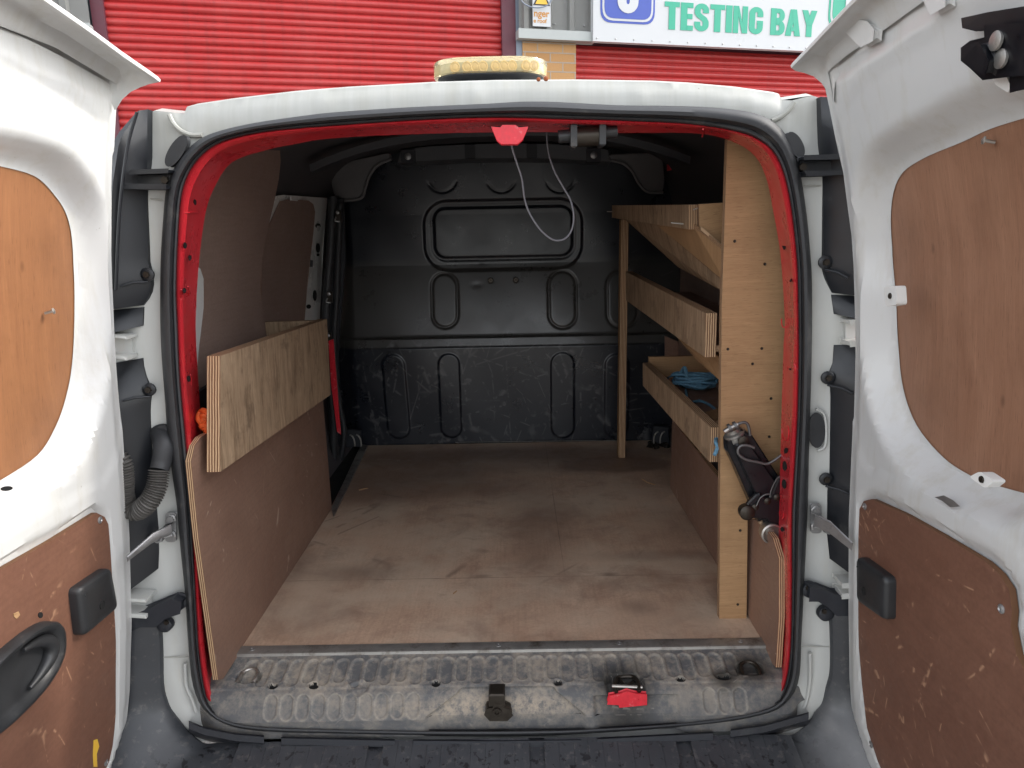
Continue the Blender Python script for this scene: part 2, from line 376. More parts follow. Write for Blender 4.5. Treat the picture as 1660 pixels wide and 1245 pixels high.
def floor_mat():
    t, p, c, n1, n2, fib, r = phenolic('worn_brown_floor_board', (.45, .30, .21), (.66, .475, .345), (.7, .6, .5), rough=.42, worn=.85, axis=2, fl=True)
    grey = t.ma('MULTIPLY', t.rng(t.noise(p, 4.2, 5, .6), .42, .62), .6); c = t.mix(grey, c, (.58, .48, .37))
    def pt(a): q = hz(a, .6); return (q.x, q.y, .6)
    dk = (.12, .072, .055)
    bl = t.rng(t.noise(p, 5.5, 6, .68, .6), .50, .66); c = t.mix(t.ma('MULTIPLY', bl, .38), c, (.20, .125, .095)); bl2 = t.rng(t.noise(t.map(p, loc=(4, 2, 0)), 12, 6, .7, 1.), .55, .68); c = t.mix(t.ma('MULTIPLY', bl2, .3), c, (.24, .15, .115))
    def sp(a, rx, ry, k, **kw):
        nonlocal c
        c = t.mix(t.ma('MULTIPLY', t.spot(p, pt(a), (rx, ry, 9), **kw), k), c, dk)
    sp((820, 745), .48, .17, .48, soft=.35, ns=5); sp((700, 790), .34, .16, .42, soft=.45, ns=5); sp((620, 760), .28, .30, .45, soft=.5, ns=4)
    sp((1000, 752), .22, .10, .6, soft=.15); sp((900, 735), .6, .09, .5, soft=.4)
    sp((1035, 984), .036, .028, .6, soft=.8, wob=.6); sp((990, 931), .022, .010, .6, soft=.7, wob=.7); sp((780, 934), .022, .008, .5, soft=.7, wob=.8)
    sp((875, 862), .10, .26, .38, soft=.6, ns=7); sp((560, 930), .14, .05, .4, soft=.5); sp((1110, 850), .1, .12, .3, soft=.6)
    sp((470, 925), .05, .1, .35, soft=.5); sp((1085, 900), .25, .03, .3, soft=.5)
    sp((870, 1048), .6, .012, .35, soft=.6)
    x = t.sep(p); jy = hz((700, 938), .6).y; jx = hz((905, 860), .6).x
    l1 = t.rng(t.ma('ABSOLUTE', t.ma('SUBTRACT', x[1], jy)), .0022, .0008); l2 = t.ma('MULTIPLY', t.rng(t.ma('ABSOLUTE', t.ma('SUBTRACT', x[0], jx)), .0018, .0006), t.rng(x[1], jy, jy+.002))
    c = t.mix(t.ma('MULTIPLY', t.ma('MAXIMUM', l1, l2), t.rng(t.noise(p, 8, 3), .4, .6, .15, .7)), c, (.10, .065, .05))
    # worn pale patches
    for a, rx, ry in (((950, 905), .08, .06), ((620, 870), .14, .1), ((1010, 1000), .2, .06), ((500, 960), .06, .14), ((1050, 850), .06, .05)):
        c = t.mix(t.ma('MULTIPLY', t.spot(p, pt(a), (rx, ry, 9), soft=.6, ns=14), .35), c, (.60, .45, .33))
    # curved rubbed tyre-like mark and scratches
    s1 = t.scratch(p, 7, (.2, .9, 1.9, 2.6), .010, .57, 2, 26); c = t.mix(t.ma('MULTIPLY', s1, .35), c, (.52, .40, .30))
    s2 = t.scratch(p, 4, (.5, 2.2), .008, .54, 2, 18); c = t.mix(t.ma('MULTIPLY', s2, .5), c, (.08, .05, .04))
    crumbs = t.rng(t.noise(p, 90, 2, .6), .80, .82); c = t.mix(crumbs, c, (.6, .52, .42))
    t.bump(t.ma('ADD', fib, n2), .12, .001)
    return t.out(c, r, 0, .4)
m['floor'] = floor_mat()
def bulk_mat():
    t = Mt('scuffed_black_bulkhead'); p = t.pos(); n = t.noise(p, 9, 5, .65); z = t.sep(p)[2]
    c = t.mix(n, (.008, .0095, .0145), (.012, .014, .021)); c = t.mix(t.ma('MULTIPLY', t.rng(z, 1.030, 1.040), t.rng(z, 1.42, 1.37)), c, (.045, .043, .040))  # lighter middle band is the sky reflection painted into the colour
    s = t.scratch(p, 11, (.1, .4, .8, 1.2, 1.5, 1.8, 2.2, 2.8), .022, .50, 1, 12)
    low = t.rng(z, 1.10, 1.02); c = t.mix(t.ma('MULTIPLY', t.ma('MULTIPLY', s, low), .55), c, (.14, .14, .14))
    s3 = t.scratch(p, 8, (.4, 1.9), .008, .66, 1, 22); c = t.mix(t.ma('MULTIPLY', s3, .5), c, (.14, .14, .15))
    d = t.rng(t.noise(p, 40, 4, .8), .64, .70); c = t.mix(t.ma('MULTIPLY', t.ma('MULTIPLY', d, low), .5), c, (.10, .10, .095))
    t.bump(n, .04, .003)
    return t.out(c, t.rng(n, .3, .7, .25, .36), 0, .55)
m['bulk'] = bulk_mat()
def sill_mat():
    t = Mt('dusty_grey_black_sill_plastic'); p = t.pos(); n = t.noise(p, 13, 6, .7); f = t.noise(p, 70, 5, .75); z = t.sep(p)
    c = t.mix(n, (.085, .087, .092), (.15, .15, .15))
    dust = t.ma('MULTIPLY', t.rng(t.ma('ADD', t.ma('MULTIPLY', n, .6), t.ma('MULTIPLY', f, .4)), .44, .60), t.rng(z[1], .015, .06, .4, 1.))
    c = t.mix(t.ma('MULTIPLY', dust, .85), c, (.33, .285, .23))
    wa = t.N('Attribute'); wa.attribute_name = 'wear'; c = t.mix(t.ma('MULTIPLY', wa.outputs['Fac'], t.rng(f, .35, .6, .25, 1.)), c, (.40, .36, .30))
    q = rp((800, 1145), .0); mud = t.spot(p, (q.x, q.y, q.z), (.17, .3, .018), soft=.6, wob=.6, ns=24)
    c = t.mix(t.ma('MULTIPLY', mud, t.rng(f, .38, .56, .1, .85)), c, (.38, .32, .25))
    for a, rx in (((1173, 1090), .03), ((1216, 1078), .045), ((1010, 1095), .06)):
        q = hz(a, .59); c = t.mix(t.ma('MULTIPLY', t.spot(p, tuple(q), (rx, rx*.8, 1), soft=.4), .8), c, (.018, .016, .014))
    s = t.scratch(p, 30, (0, .5, 1.5, 2.4), .02, .54, 2, 16); c = t.mix(t.ma('MULTIPLY', s, .4), c, (.34, .31, .27))
    t.bump(f, .25, .002); return t.out(c, t.rng(f, .3, .7, .68, .9), 0, .2)
m['sill'] = sill_mat()
def bumper_mat():
    t = Mt('weathered_bumper_plastic'); p = t.pos(); n = t.noise(p, 10, 5, .65); f = t.noise(p, 50, 4, .7)
    c = t.mix(n, (.026, .028, .033), (.055, .058, .064)); 
    wet = t.ma('MULTIPLY', t.rng(t.noise(p, 60, 3, .55, .5), .60, .63), t.rng(t.sep(p)[2], .50, .47)); c = t.mix(t.ma('MULTIPLY', wet, .85), c, (.006, .006, .008))
    c = t.mix(t.ma('MULTIPLY', t.rng(f, .56, .75), .6), c, (.15, .14, .13)); q = rp((1370, 1190)); c = t.mix(t.ma('MULTIPLY', t.spot(p, (q.x, q.y-.05, q.z), (.09, .2, .07), soft=.8, wob=.5, ns=20), .5), c, (.30, .30, .30))  # pale corner spot: worn sheen painted as a lighter colour
    t.bump(f, .15, .002); return t.out(c, t.rng(n, .3, .7, .34, .5), 0, .5)
m['bumper'] = bumper_mat()
def brick_mat():
    t = Mt('buff_brick'); u = t.uv(); b = t.N('TexBrick'); t.L(u, b.inputs[0])
    b.offset = .5; b.inputs['Scale'].default_value = 1; b.inputs['Brick Width'].default_value = .225; b.inputs['Row Height'].default_value = .075
    b.inputs['Mortar Size'].default_value = .006; b.inputs['Mortar Smooth'].default_value = .2
    t.L((.40, .22, .095), b.inputs['Color1']); t.L((.46, .27, .125), b.inputs['Color2']); t.L((.36, .30, .24), b.inputs['Mortar'])
    n = t.noise(u, 90, 5, .7); c = t.mix(t.ma('MULTIPLY', t.rng(n, .5, .75), .5), b.outputs[0], (.32, .17, .08))
    h = t.ma('ADD', t.ma('MULTIPLY', b.outputs[1], -1.), t.ma('MULTIPLY', n, .3)); t.bump(h, .7, .006); return t.out(c, .85, 0, .2)
m['brick'] = brick_mat()
def shutter_mat():
    t = Mt('red_shutter_paint'); p = t.pos(); n = t.noise(t.map(p, scale=(1, 1, 3)), 2.2, 5, .6)
    c = t.mix(n, (.38, .026, .027), (.48, .042, .040)); c = t.mix(t.ma('MULTIPLY', t.rng(t.noise(t.map(p, scale=(9, 9, .6)), 2.2, 6, .72), .48, .72), .55), c, (.24, .035, .035)); c = t.mix(t.ma('MULTIPLY', t.rng(t.noise(t.map(p, loc=(3, 1, 5)), 1.1, 5, .7), .5, .75), .35), c, (.52, .12, .11))
    return t.out(c, .32, 0, .5)
m['shutter'] = shutter_mat()
m['guide'] = plain('dark_maroon_steel', (.10, .022, .035), .5, var=.2)
m['clad'] = plain('pale_grey_cladding', (.35, .35, .335), .45, var=.06, ns=5, dirt=(.40, .38, .34), dthr=.6)
m['flash'] = plain('grey_flashing', (.36, .38, .37), .45, var=.08, ns=6)
m['post'] = plain('blue_grey_steel_post', (.18, .21, .26), .5, var=.1)
m['signwhite'] = plain('white_sign_face', (.50, .51, .52), .35, var=.03, ns=3)
m['green'] = plain('green_sign_letter', (.03, .34, .22), .4, var=.04)
m['blue'] = plain('blue_sign_badge', (.045, .08, .36), .4, var=.04)
m['yellow'] = plain('yellow_warning', (.75, .46, .05), .45, var=.04)
m['brownink'] = plain('orange_brown_ink', (.48, .22, .04), .5, var=.05)
m['blackink'] = plain('black_ink', (.03, .03, .03), .5, var=.05)
def ground_mat():
    t = Mt('grey_yard_concrete'); p = t.pos(); n = t.noise(p, 1.5, 6, .65); f = t.noise(p, 120, 3, .7)
    c = t.mix(n, (.25, .24, .225), (.37, .355, .33)); c = t.mix(t.rng(f, .4, .7), c, (.16, .15, .14)); t.bump(f, .5, .004); return t.out(c, .9, 0, .2)
m['ground'] = ground_mat()
def hose_mat():
    return plain('grey_rubber_hose', (.085, .080, .074), .55, var=.2, ns=40)
m['hose'] = hose_mat()
m['rope'] = plain('blue_polypropylene_rope', (.13, .29, .42), .7, var=.6, ns=160)
m['cable'] = plain('grey_cable', (.17, .17, .19), .45, var=.2)
def lens():
    t = Mt('yellowed_clear_lens'); t.out((.95, .83, .56), .12, 0, .5)
    t.b.inputs['Transmission Weight'].default_value = .88; t.b.inputs['IOR'].default_value = 1.3; t.b.inputs['Roughness'].default_value = .12; return t.m
m['lens'] = lens()
m['led'] = plain('led_reflector', (.62, .46, .22), .35, .2, var=.1); m['ledboard'] = plain('led_board', (.50, .47, .34), .5, var=.25, ns=90)
m['redclip'] = plain('red_painted_striker', (.62, .02, .035), .35, var=.3, ns=90, dirt=(.55, .30, .30), dthr=.58)
m['whiteclip'] = plain('white_plastic_clip', (.74, .74, .72), .4, var=.04)
m['rust'] = plain('rust', (.26, .075, .025), .9, var=.4, ns=120)
m['rod'] = plain('grimy_grey_rod', (.14, .14, .14), .4, .6, var=.3, ns=60, dirt=(.05, .045, .04), dthr=.55)
m['darkmetal'] = plain('oily_dark_metal', (.05, .042, .034), .4, .7, var=.5, ns=60)

# ================================================================ SETTING
g = MB(); a = 80
g.sheet([(-a, -a), (a, -a), (a, a), (-a, a)], [], 16, lambda v: np.c_[v[:, 0], v[:, 1], np.zeros(len(v))], m['ground'], smooth=False)
g.build('ground', kind='structure')
# ---- building plane, turned 14.6 degrees so that its right end recedes
AB = math.radians(14.6); BD = Vector((math.cos(AB), math.sin(AB), 0)); BN = Vector((math.sin(AB), -math.cos(AB), 0))
BP = hy((890, 100), 5.2)
def bs(p, d=0.):            # metres along the facade and height, of a photo point on the facade
    q = hit(p, BP+BN*d, BN); return ((q-BP).dot(BD), q.z)
def bq(s_, z, d=0.): v = BP+BD*s_+BN*d; return Vector((v.x, v.y, z))
bl = empty('industrial_unit', bq(0, 0), label='industrial unit with red roller shutters and a buff brick pier behind the van', cat='building')
def bbox(mb, s0, s1, z0, z1, d0, d1, mat, bevel=0.):
    mb.prism([bq(s0, z0, d1), bq(s1, z0, d1), bq(s1, z1, d1), bq(s0, z1, d1)], BN*(d0-d1), mat, gdir=BD, bevel=bevel)
sL0, _ = bs((146, 20)); sL1, _ = bs((817, 40)); sG1, _ = bs((838, 40)); sP0, _ = bs((848, 70)); sP1, _ = bs((935, 80)); zF = bs((880, 60))[1]
zFl = bs((880, 52))[1]; zFb = bs((880, 66))[1]
mb = MB(); bbox(mb, sP0, sP1, 0, zFb-.003, -.35, -.02, m['brick'])
mb.build('brick_pier', bl)
def shutter(s0, s1, z1, d, name='roller_shutter'):
    mb = MB(); P = .055; rows = []; z = 0.; jit = 0.
    prof = [(0, -.003), (.08, -.009), (.14, .0), (.3, .008), (.5, .011), (.7, .008), (.86, .0), (.94, -.006)]
    while z < z1:
        for f, dd in prof:
            zz = z+f*P
            if zz <= z1: rows.append((zz, dd+jit))
        z += P; jit = random.uniform(-.0022, .0022)
    rows = [[bq(s0+(s1-s0)*i/8, zz, d+dd) for i in range(9)] for zz, dd in rows]
    mb.loft(rows, m['shutter']); return mb.build(name, bl, sharp=50)
shutter(sL0+.07, sL1, 4.6, -.10); shutter(sP1, sP1+5.2, zFb-.0, -.10)
mb = MB(); bbox(mb, sL1-.004, sG1, 0, 4.6, -.2, -.04, m['guide'], .004); mb.build('shutter_guide', bl)
mb = MB(); bbox(mb, sL0, sL0+.08, 0, 4.6, -.2, -.04, m['guide'], .004); mb.build('shutter_guide', bl)
mb = MB(); bbox(mb, sG1+.002, sP0-.002, 0, 4.6, -.2, -.03, m['post'], .004); mb.build('steel_post', bl)
# lintel in shade above right shutter
mb = MB(); bbox(mb, sP1+.002, sP1+5.3, zFb-.04, zFb+.1, -.34, -.13, m['guide']); mb.build('shutter_box', bl)
# ribbed cladding
def cladding(s0, s1, z0, z1, d, name='cladding'):
    mb = MB(); pr = []; s_ = s0; 
    while s_ < s1:
        for ds, dd in ((0, 0), (.02, .0), (.035, .03), (.075, .03), (.09, 0), (.19, 0)):
            if s_+ds < s1: pr.append((s_+ds, dd))
        s_ += .2
    pr.append((s1, 0))
    rows = [[bq(a_, z, d+dd) for a_, dd in pr] for z in (z0, (z0+z1)/2, z1)]
    mb.loft(rows, m['clad'], smooth=False); mb.loft([[bq(a_, z, d+dd) for a_, dd in pr] for z in (z1, z0)][::1], m['clad'], smooth=False)
    for k in range(5):
        q = bq(s0+.05+k*.13, z0+.05, d+.004); mb.lathe(q, BN, [(.008, 0), (.008, .006), (.004, .01)], m['zinc'], 8)
    return mb.build(name, bl)
sC1, _ = bs((963, 30))
cladding(bs((840, 20))[0], sC1+.6, zFl+.01, 4.8, .02)
mb = MB(); bbox(mb, bs((838, 55))[0], sC1, zFb, zFl, -.05, .07, m['flash'], .004); mb.build('flashing', bl)
sK0, zK = bs((95, 38)); sK1, _ = bs((143, 38))
cladding(sK0-7, sL0-.003, zK, 4.8, .02)
mb = MB(); bbox(mb, sK0-7, sL0-.003, zK-.05, zK-.002, -.05, .05, m['flash'], .004); bbox(mb, sK0-7, sL0-.003, zK-.10, zK-.054, -.05, .0, m['post'], .004)
mb.build('flashing', bl)
mb = MB(); bbox(mb, sK0-7, sL0-.006, 0, zK-.11, -.35, -.02, m['brick']); mb.build('brick_pier', bl)
mb = MB(); bbox(mb, sP1+5.203, sP1+11, 0, zFb-.003, -.35, -.02, m['brick']); mb.build('brick_pier', bl)
cladding(sC1+.603, sP1+11, zFl+.01, 4.8, .02)
mb = MB(); bbox(mb, sK0-7.1, sP1+11.1, 4.81, 5.4, -3, .15, m['clad'], .02); bbox(mb, sK0-7.1, sP1+11.1, 0, 4.8, -3, -.36, m['post']); mb.build('wall', bl)
# ---- sign board with lettering
q0 = bs((962, 66), .10); q1 = bs((1310, 77), .10)
z0s = q0[1]; s0s = q0[0]
sb = MB(); bbox(sb, s0s, s0s+4.2, z0s, z0s+.85, .045, .10, m['signwhite'], .003)
for k in range(26):
    if k*.17+.03 < 4.2: sb.lathe(bq(s0s+.03+k*.17, z0s+.022, .10), BN, [(.007, 0), (.007, .004), (.003, .006)], m['zinc'], 8)
sb_o = sb.build('sign_board', label='long white sign board reading TESTING BAY in green above the right shutter', cat='sign')
def stroke2(pts, w):
    """thick open polyline in 2D as list of quads/polys"""
    out = []; L = []; R_ = []
    n = len(pts)
    for i in range(n):
        a_ = Vector(pts[max(0, i-1)]); c_ = Vector(pts[min(n-1, i+1)]); t = (c_-a_).normalized(); nn = Vector((-t.y, t.x))
        L.append(Vector(pts[i])+nn*w/2); R_.append(Vector(pts[i])-nn*w/2)
    return L+R_[::-1], L, R_
def arc(cx, cy, rx, ry, a0, a1, n=10): return [(cx+rx*math.cos(math.radians(a0+(a1-a0)*i/n)), cy+ry*math.sin(math.radians(a0+(a1-a0)*i/n))) for i in range(n+1)]
R4 = lambda x0, y0, x1, y1: ('p', [(x0, y0), (x1, y0), (x1, y1), (x0, y1)])
GL = {  # heavy condensed capitals in a unit box: width, pieces
 'T': (.46, [R4(0, .82, .46, 1), R4(.13, 0, .33, .82)]),
 'E': (.38, [R4(0, 0, .2, 1), R4(.2, .82, .38, 1), R4(.2, .42, .36, .6), R4(.2, 0, .38, .18)]),
 'S': (.46, [('s', [(.36, .66), (.36, .76)]+arc(.23, .76, .13, .15, 0, 180, 10)[1:]+[(.10, .66), (.14, .58), (.32, .43), (.36, .34)]+arc(.23, .24, .13, .15, 0, -180, 10)+[(.10, .34)], .19)]),
 'I': (.2, [R4(0, 0, .2, 1)]),
 'N': (.46, [R4(0, 0, .17, 1), R4(.29, 0, .46, 1), ('p', [(.17, 1), (.17, .62), (.29, 0), (.29, .40)])]),
 'G': (.48, [('s', [(.37, .64), (.37, .76)]+arc(.24, .76, .13, .15, 0, 180, 10)[1:]+[(.11, .24)]+arc(.24, .24, .13, .15, 180, 360, 10)[1:]+[(.37, .42)], .19), R4(.27, .36, .465, .5)]),
 'B': (.46, [R4(0, 0, .19, 1), ('s', [(.19, .91), (.27, .91)]+arc(.27, .74, .10, .17, 80, -80, 8)+[(.19, .56)], .17), ('s', [(.19, .47), (.28, .47)]+arc(.28, .28, .10, .19, 80, -80, 8)+[(.19, .09)], .18)]),
 'A': (.50, [('p', [(0, 0), (.19, 0), (.31, 1), (.15, 1)]), ('p', [(.31, 0), (.50, 0), (.35, 1), (.19, 1)]), R4(.17, .18, .33, .34)]),
 'Y': (.50, [R4(.16, 0, .35, .45), ('p', [(.16, .44), (.35, .44), (.19, 1), (0, 1)]), ('p', [(.16, .44), (.35, .44), (.50, 1), (.31, 1)])]),
 'O': (.48, [('s', [(.11, .5), (.11, .76)]+arc(.24, .76, .13, .15, 180, 0, 10)[1:]+[(.37, .24)]+arc(.24, .24, .13, .15, 0, -180, 10)[1:]+[(.11, .5)], .19)])}
def glyph(mb, ch, s0, z0, sw, h, mat, d):
    k = 0
    for kind, *a_ in GL[ch][1]:
        k += 1; dd = d+.0006*k
        def T(p): return bq(s0+p[0]*sw, z0+p[1]*h, dd)
        if kind == 'p': mb.prism([T(p) for p in a_[0]], BN*.003, mat)
        else:
            _, L, R_ = stroke2(a_[0], a_[1]); mb.loft([[T(p)+BN*.003 for p in L], [T(p)+BN*.003 for p in R_]], mat, smooth=False)
sA = bs((1077, 25), .1); sB = bs((1325, 40), .1); zb = bs((1085, 48), .1)[1]; ztp = bs((1090, 3), .1)[1]; h = ztp-zb
word = 'TESTING'; wtot = sum(GL[c][0]+.035 for c in 'TESTINGBAY')+.20; sc = (sB[0]-sA[0])/wtot; x = sA[0]
for i, ch in enumerate('TESTING BAY'):
    if ch == ' ': x += .20*sc; continue
    mb = MB(); glyph(mb, ch, x, zb, sc, h, m['green'], .1005); mb.build('letter', sb_o, sharp=30); x += (GL[ch][0]+.035)*sc
# badges
def badge(px0, px1, pyb, mat, nm):
    s0, zb_ = bs((px0, pyb), .1); s1, _ = bs((px1, pyb), .1); w = s1-s0; zc = zb_
    mb = MB(); mb.prism([bq(s0, zc, .101), bq(s1, zc, .101), bq(s1, zc+w*1.15, .101), bq(s0, zc+w*1.15, .101)], BN*.002, mat, rnd=w*.2)
    e = w*.035; mb.prism([bq(s0+e, zc+e, .1034), bq(s1-e, zc+e, .1034), bq(s1-e, zc+w*1.15-e, .1034), bq(s0+e, zc+w*1.15-e, .1034)], BN*.002, m['signwhite'], rnd=w*.19)
    e = w*.07; mb.prism([bq(s0+e, zc+e, .1058), bq(s1-e, zc+e, .1058), bq(s1-e, zc+w*1.15-e, .1058), bq(s0+e, zc+w*1.15-e, .1058)], BN*.002, mat, rnd=w*.17)
    o = mb.build(nm, sb_o); return s0, zc, w, o
s0, zc, w, o = badge(973, 1061, 36, m['blue'], 'badge')
mb = MB(); glyph(mb, 'O', s0+w*.29, zc+w*.16, w*.85, w*.75, m['signwhite'], .108); mb.build('letter', o)
s0, zc, w, o = badge(1341, 1425, 46, m['green'], 'badge')
mb = MB(); glyph(mb, 'O', s0+w*.29, zc+w*.16, w*.85, w*.75, m['signwhite'], .108); mb.build('letter', o)
# ---- roof warning sign, fixed over a cladding rib
a0 = bs((864, 42), .06); a1 = bs((893, 42), .06)
ws = MB(); bbox(ws, a0[0], a1[0], a0[1], a0[1]+.34, .052, .056, m['signwhite'])
wo = ws.build('warning_sign', label='small white roof danger sign with yellow triangle on the grey cladding', cat='sign')
def text(s, s_, z, h, mat, par, d):
    c = bpy.data.curves.new('txt', 'FONT'); c.body = s; c.size = h; c.extrude = .0006; c.offset = .0012*h/.05
    t = bpy.data.objects.new('txt', c); COL.objects.link(t); dg = bpy.context.evaluated_depsgraph_get(); me = bpy.data.meshes.new_from_object(t.evaluated_get(dg))
    bpy.data.objects.remove(t); mb = MB()
    mb.v = [bq(s_+v.co.x, z+v.co.y, d+v.co.z) for v in me.vertices]
    for f in me.polygons: mb.face(list(f.vertices), mat)
    return mb.build('lettering', par)
text('nger', a0[0]+.008, a0[1]+.075, .075, m['brownink'], wo, .057); text('e roof', a0[0]+.006, a0[1]+.028, .045, m['brownink'], wo, .057)
mb = MB(); cxs = (a0[0]+a1[0])/2
mb.prism([bq(cxs-.075, a0[1]+.16, .0565), bq(cxs+.075, a0[1]+.16, .0565), bq(cxs, a0[1]+.29, .0565)], BN*.001, m['blackink'])
mb.prism([bq(cxs-.055, a0[1]+.17, .058), bq(cxs+.055, a0[1]+.17, .058), bq(cxs, a0[1]+.27, .058)], BN*.001, m['yellow']); mb.build('hazard_triangle', wo)
mb = MB(); q = bs((868, -2), .08); mb.tube([bq(q[0]+.13*math.cos(t), q[1]+.07*math.sin(t), .09) for t in np.linspace(0, 2*math.pi, 13)[:-1]], .006, m['post'], 6, closed=True)
mb.build('wire_hoop', bl)
# ================================================================ THE VAN
VAN = empty('van', (0, 1.8, 0), label='white panel van with both rear doors wide open and a bare plywood-lined load bay', cat='van')
CEN = (795., 665.); NR = 320
def ring(pts, n=NR):
    P = cm2(pts, True, 6); A = np.array([math.atan2(p[1]-CEN[1], p[0]-CEN[0]) for p in P]); Rr = np.array([math.hypot(p[0]-CEN[0], p[1]-CEN[1]) for p in P])
    o = np.argsort(A); A = A[o]; Rr = Rr[o]; A = np.r_[A-2*math.pi, A, A+2*math.pi]; Rr = np.r_[Rr, Rr, Rr]
    out = []
    for i in range(n):
        a_ = -math.pi+2*math.pi*i/n; r = np.interp(a_, A, Rr); out.append((CEN[0]+r*math.cos(a_), CEN[1]+r*math.sin(a_)))
    return out
seal_out = ring([(261, 420), (260, 501), (262, 569), (267, 636), (272, 704), (280, 771), (287, 820), (293, 890), (300, 961), (307, 1064), (314, 1114), (330, 1149), (367, 1176), (430, 1187), (536, 1190), (705, 1193), (860, 1193), (969, 1188), (1154, 1174), (1239, 1159), (1272, 1142), (1294, 1105), (1299, 1034), (1303, 950), (1309, 820), (1311, 737), (1314, 636), (1316, 540), (1316, 467), (1314, 420), (1306, 338), (1294, 268), (1278, 226), (1256, 200), (1223, 184), (1159, 175), (1080, 172), (1000, 171), (871, 165), (780, 169), (669, 174), (560, 181), (500, 187), (405, 201), (337, 219), (304, 243), (280, 277), (270, 304), (265, 354)])
seal_in = ring([(287, 420), (286, 480), (288, 530), (292, 619), (300, 704), (308, 800), (313, 880), (319, 1000), (323, 1060), (333, 1124), (346, 1152), (372, 1166), (430, 1174), (570, 1179), (700, 1181), (860, 1180), (935, 1179), (1104, 1169), (1205, 1155), (1252, 1141), (1270, 1120), (1281, 1060), (1284, 950), (1284, 840), (1289, 745), (1293, 670), (1295, 569), (1294, 480), (1292, 420), (1283, 338), (1271, 282), (1255, 248), (1233, 228), (1199, 214), (1119, 201), (1000, 195), (922, 193), (804, 190), (700, 193), (560, 202), (439, 212), (371, 226), (337, 243), (312, 270), (297, 304), (291, 345)])
red_in = ring([(322, 420), (317, 500), (317, 552), (324, 670), (329, 745), (336, 850), (344, 960), (351, 1060), (358, 1110), (380, 1135), (500, 1150), (700, 1155), (900, 1154), (1100, 1144), (1220, 1130), (1252, 1110), (1260, 1050), (1262, 900), (1264, 821), (1267, 693), (1271, 560), (1273, 520), (1266, 413), (1254, 340), (1244, 292), (1226, 254), (1190, 230), (1130, 216), (1000, 215), (800, 214), (560, 222), (472, 234), (422, 245), (374, 263), (346, 304), (332, 345)])
def mixr(a, b, t): return [(p[0]*(1-t)+q[0]*t, p[1]*(1-t)+q[1]*t) for p, q in zip(a, b)]
# rubber seal
rows = [[rp(p, dy) for p in mixr(seal_out, seal_in, t)] for t, dy in ((-.02, .004), (.0, -.010), (.12, -.021), (.32, -.028), (.55, -.026), (.68, -.016), (.74, -.008), (.82, -.010), (.93, -.008), (1., .004), (1.02, .012))]
MB().loft(rows, m['rubber'], closed=True).build('door_seal', VAN, sharp=60)
# red aperture
rows = []
for t, r_, dy in ((-.06, 0, .012), (.06, 0, .004), (.16, 0, .003), (.22, 0, .008), (.33, 0, .014), (.38, 0, .030), (1.0, 0, .125), (1.03, 0, .128)):
    rows.append([rp(p, dy) for p in mixr(seal_in, red_in, t)])
inner_ring3 = rows[-1]
fr = MB().loft(rows, m['redframe'], closed=True)
def frame_pt(p, lift=.0):
    """a point of the photo on the red return face"""
    a_ = (math.atan2(p[1]-CEN[1], p[0]-CEN[0])+math.pi)/(2*math.pi)*NR; i = int(a_) % NR
    r0 = math.hypot(seal_in[i][0]-CEN[0], seal_in[i][1]-CEN[1]); r1 = math.hypot(red_in[i][0]-CEN[0], red_in[i][1]-CEN[1]); r = math.hypot(p[0]-CEN[0], p[1]-CEN[1])
    t = (r-r0)/(r1-r0); dy = np.interp(t, [.22, .33, .38, 1.], [.008, .014, .030, .125]); return rp(p, dy-lift)
FR = fr.build('door_frame', VAN, sharp=35)
for p, rx, ry in (((316, 328), 2.2, 4.5), ((300, 398), 2.6, 5), ((308, 415), 2.6, 7), ((299, 471), 2.4, 4.5), ((306, 614), 2.6, 5), ((1259, 306), 2.2, 4), ((1276, 377), 2.6, 5), ((1271, 397), 3, 7.5), ((1281, 452), 2.2, 5), ((1281, 596), 2, 4), ((1274, 731), 3, 5), ((1272, 755), 3.2, 8), ((1271, 784), 3.2, 8), ((1268, 858), 2.5, 4)):
    c = frame_pt(p, .0015); e1 = frame_pt((p[0]+2, p[1]), .0015)-c; e2 = frame_pt((p[0], p[1]+2), .0015)-c; nn = e1.cross(e2).normalized()*.0012
    MB().prism([c+e1*(rx/2*math.cos(t))+e2*(ry/2*math.sin(t))-nn*.5 for t in np.linspace(0, 2*math.pi, 17)[:-1]], nn, m['hole']).build('punched_hole', FR)  # flat black disc stands for the dark of an open hole
for p, r in (((300, 475), 9), ((304, 618), 9), ((1283, 600), 9), ((1271, 520), 6), ((1273, 700), 8), ((1267, 832), 5)):     # pressed dimples
    c = frame_pt(p, .001); e1 = (frame_pt((p[0]+2, p[1]))-frame_pt(p)); e2 = frame_pt((p[0], p[1]+2))-frame_pt(p)
    path = [c+e1*(r*.35*math.cos(t))+e2*(r*.9*math.sin(t)) for t in np.linspace(math.radians(-40), math.radians(200), 9)]
    MB().tube(path, .0012, m['redframe'], 6).build('pressed_rib', FR)
for (a_, b_) in (((290, 345), (331, 344)), ((1245, 322), (1284, 322)), ((422, 217), (428, 248)), ((1140, 205), (1138, 226))):
    MB().tube([frame_pt((a_[0]+(b_[0]-a_[0])*k/5, a_[1]+(b_[1]-a_[1])*k/5), -.0005) for k in range(1, 5)], .0016, m['redframe'], 6).build('pressed_rib', FR)
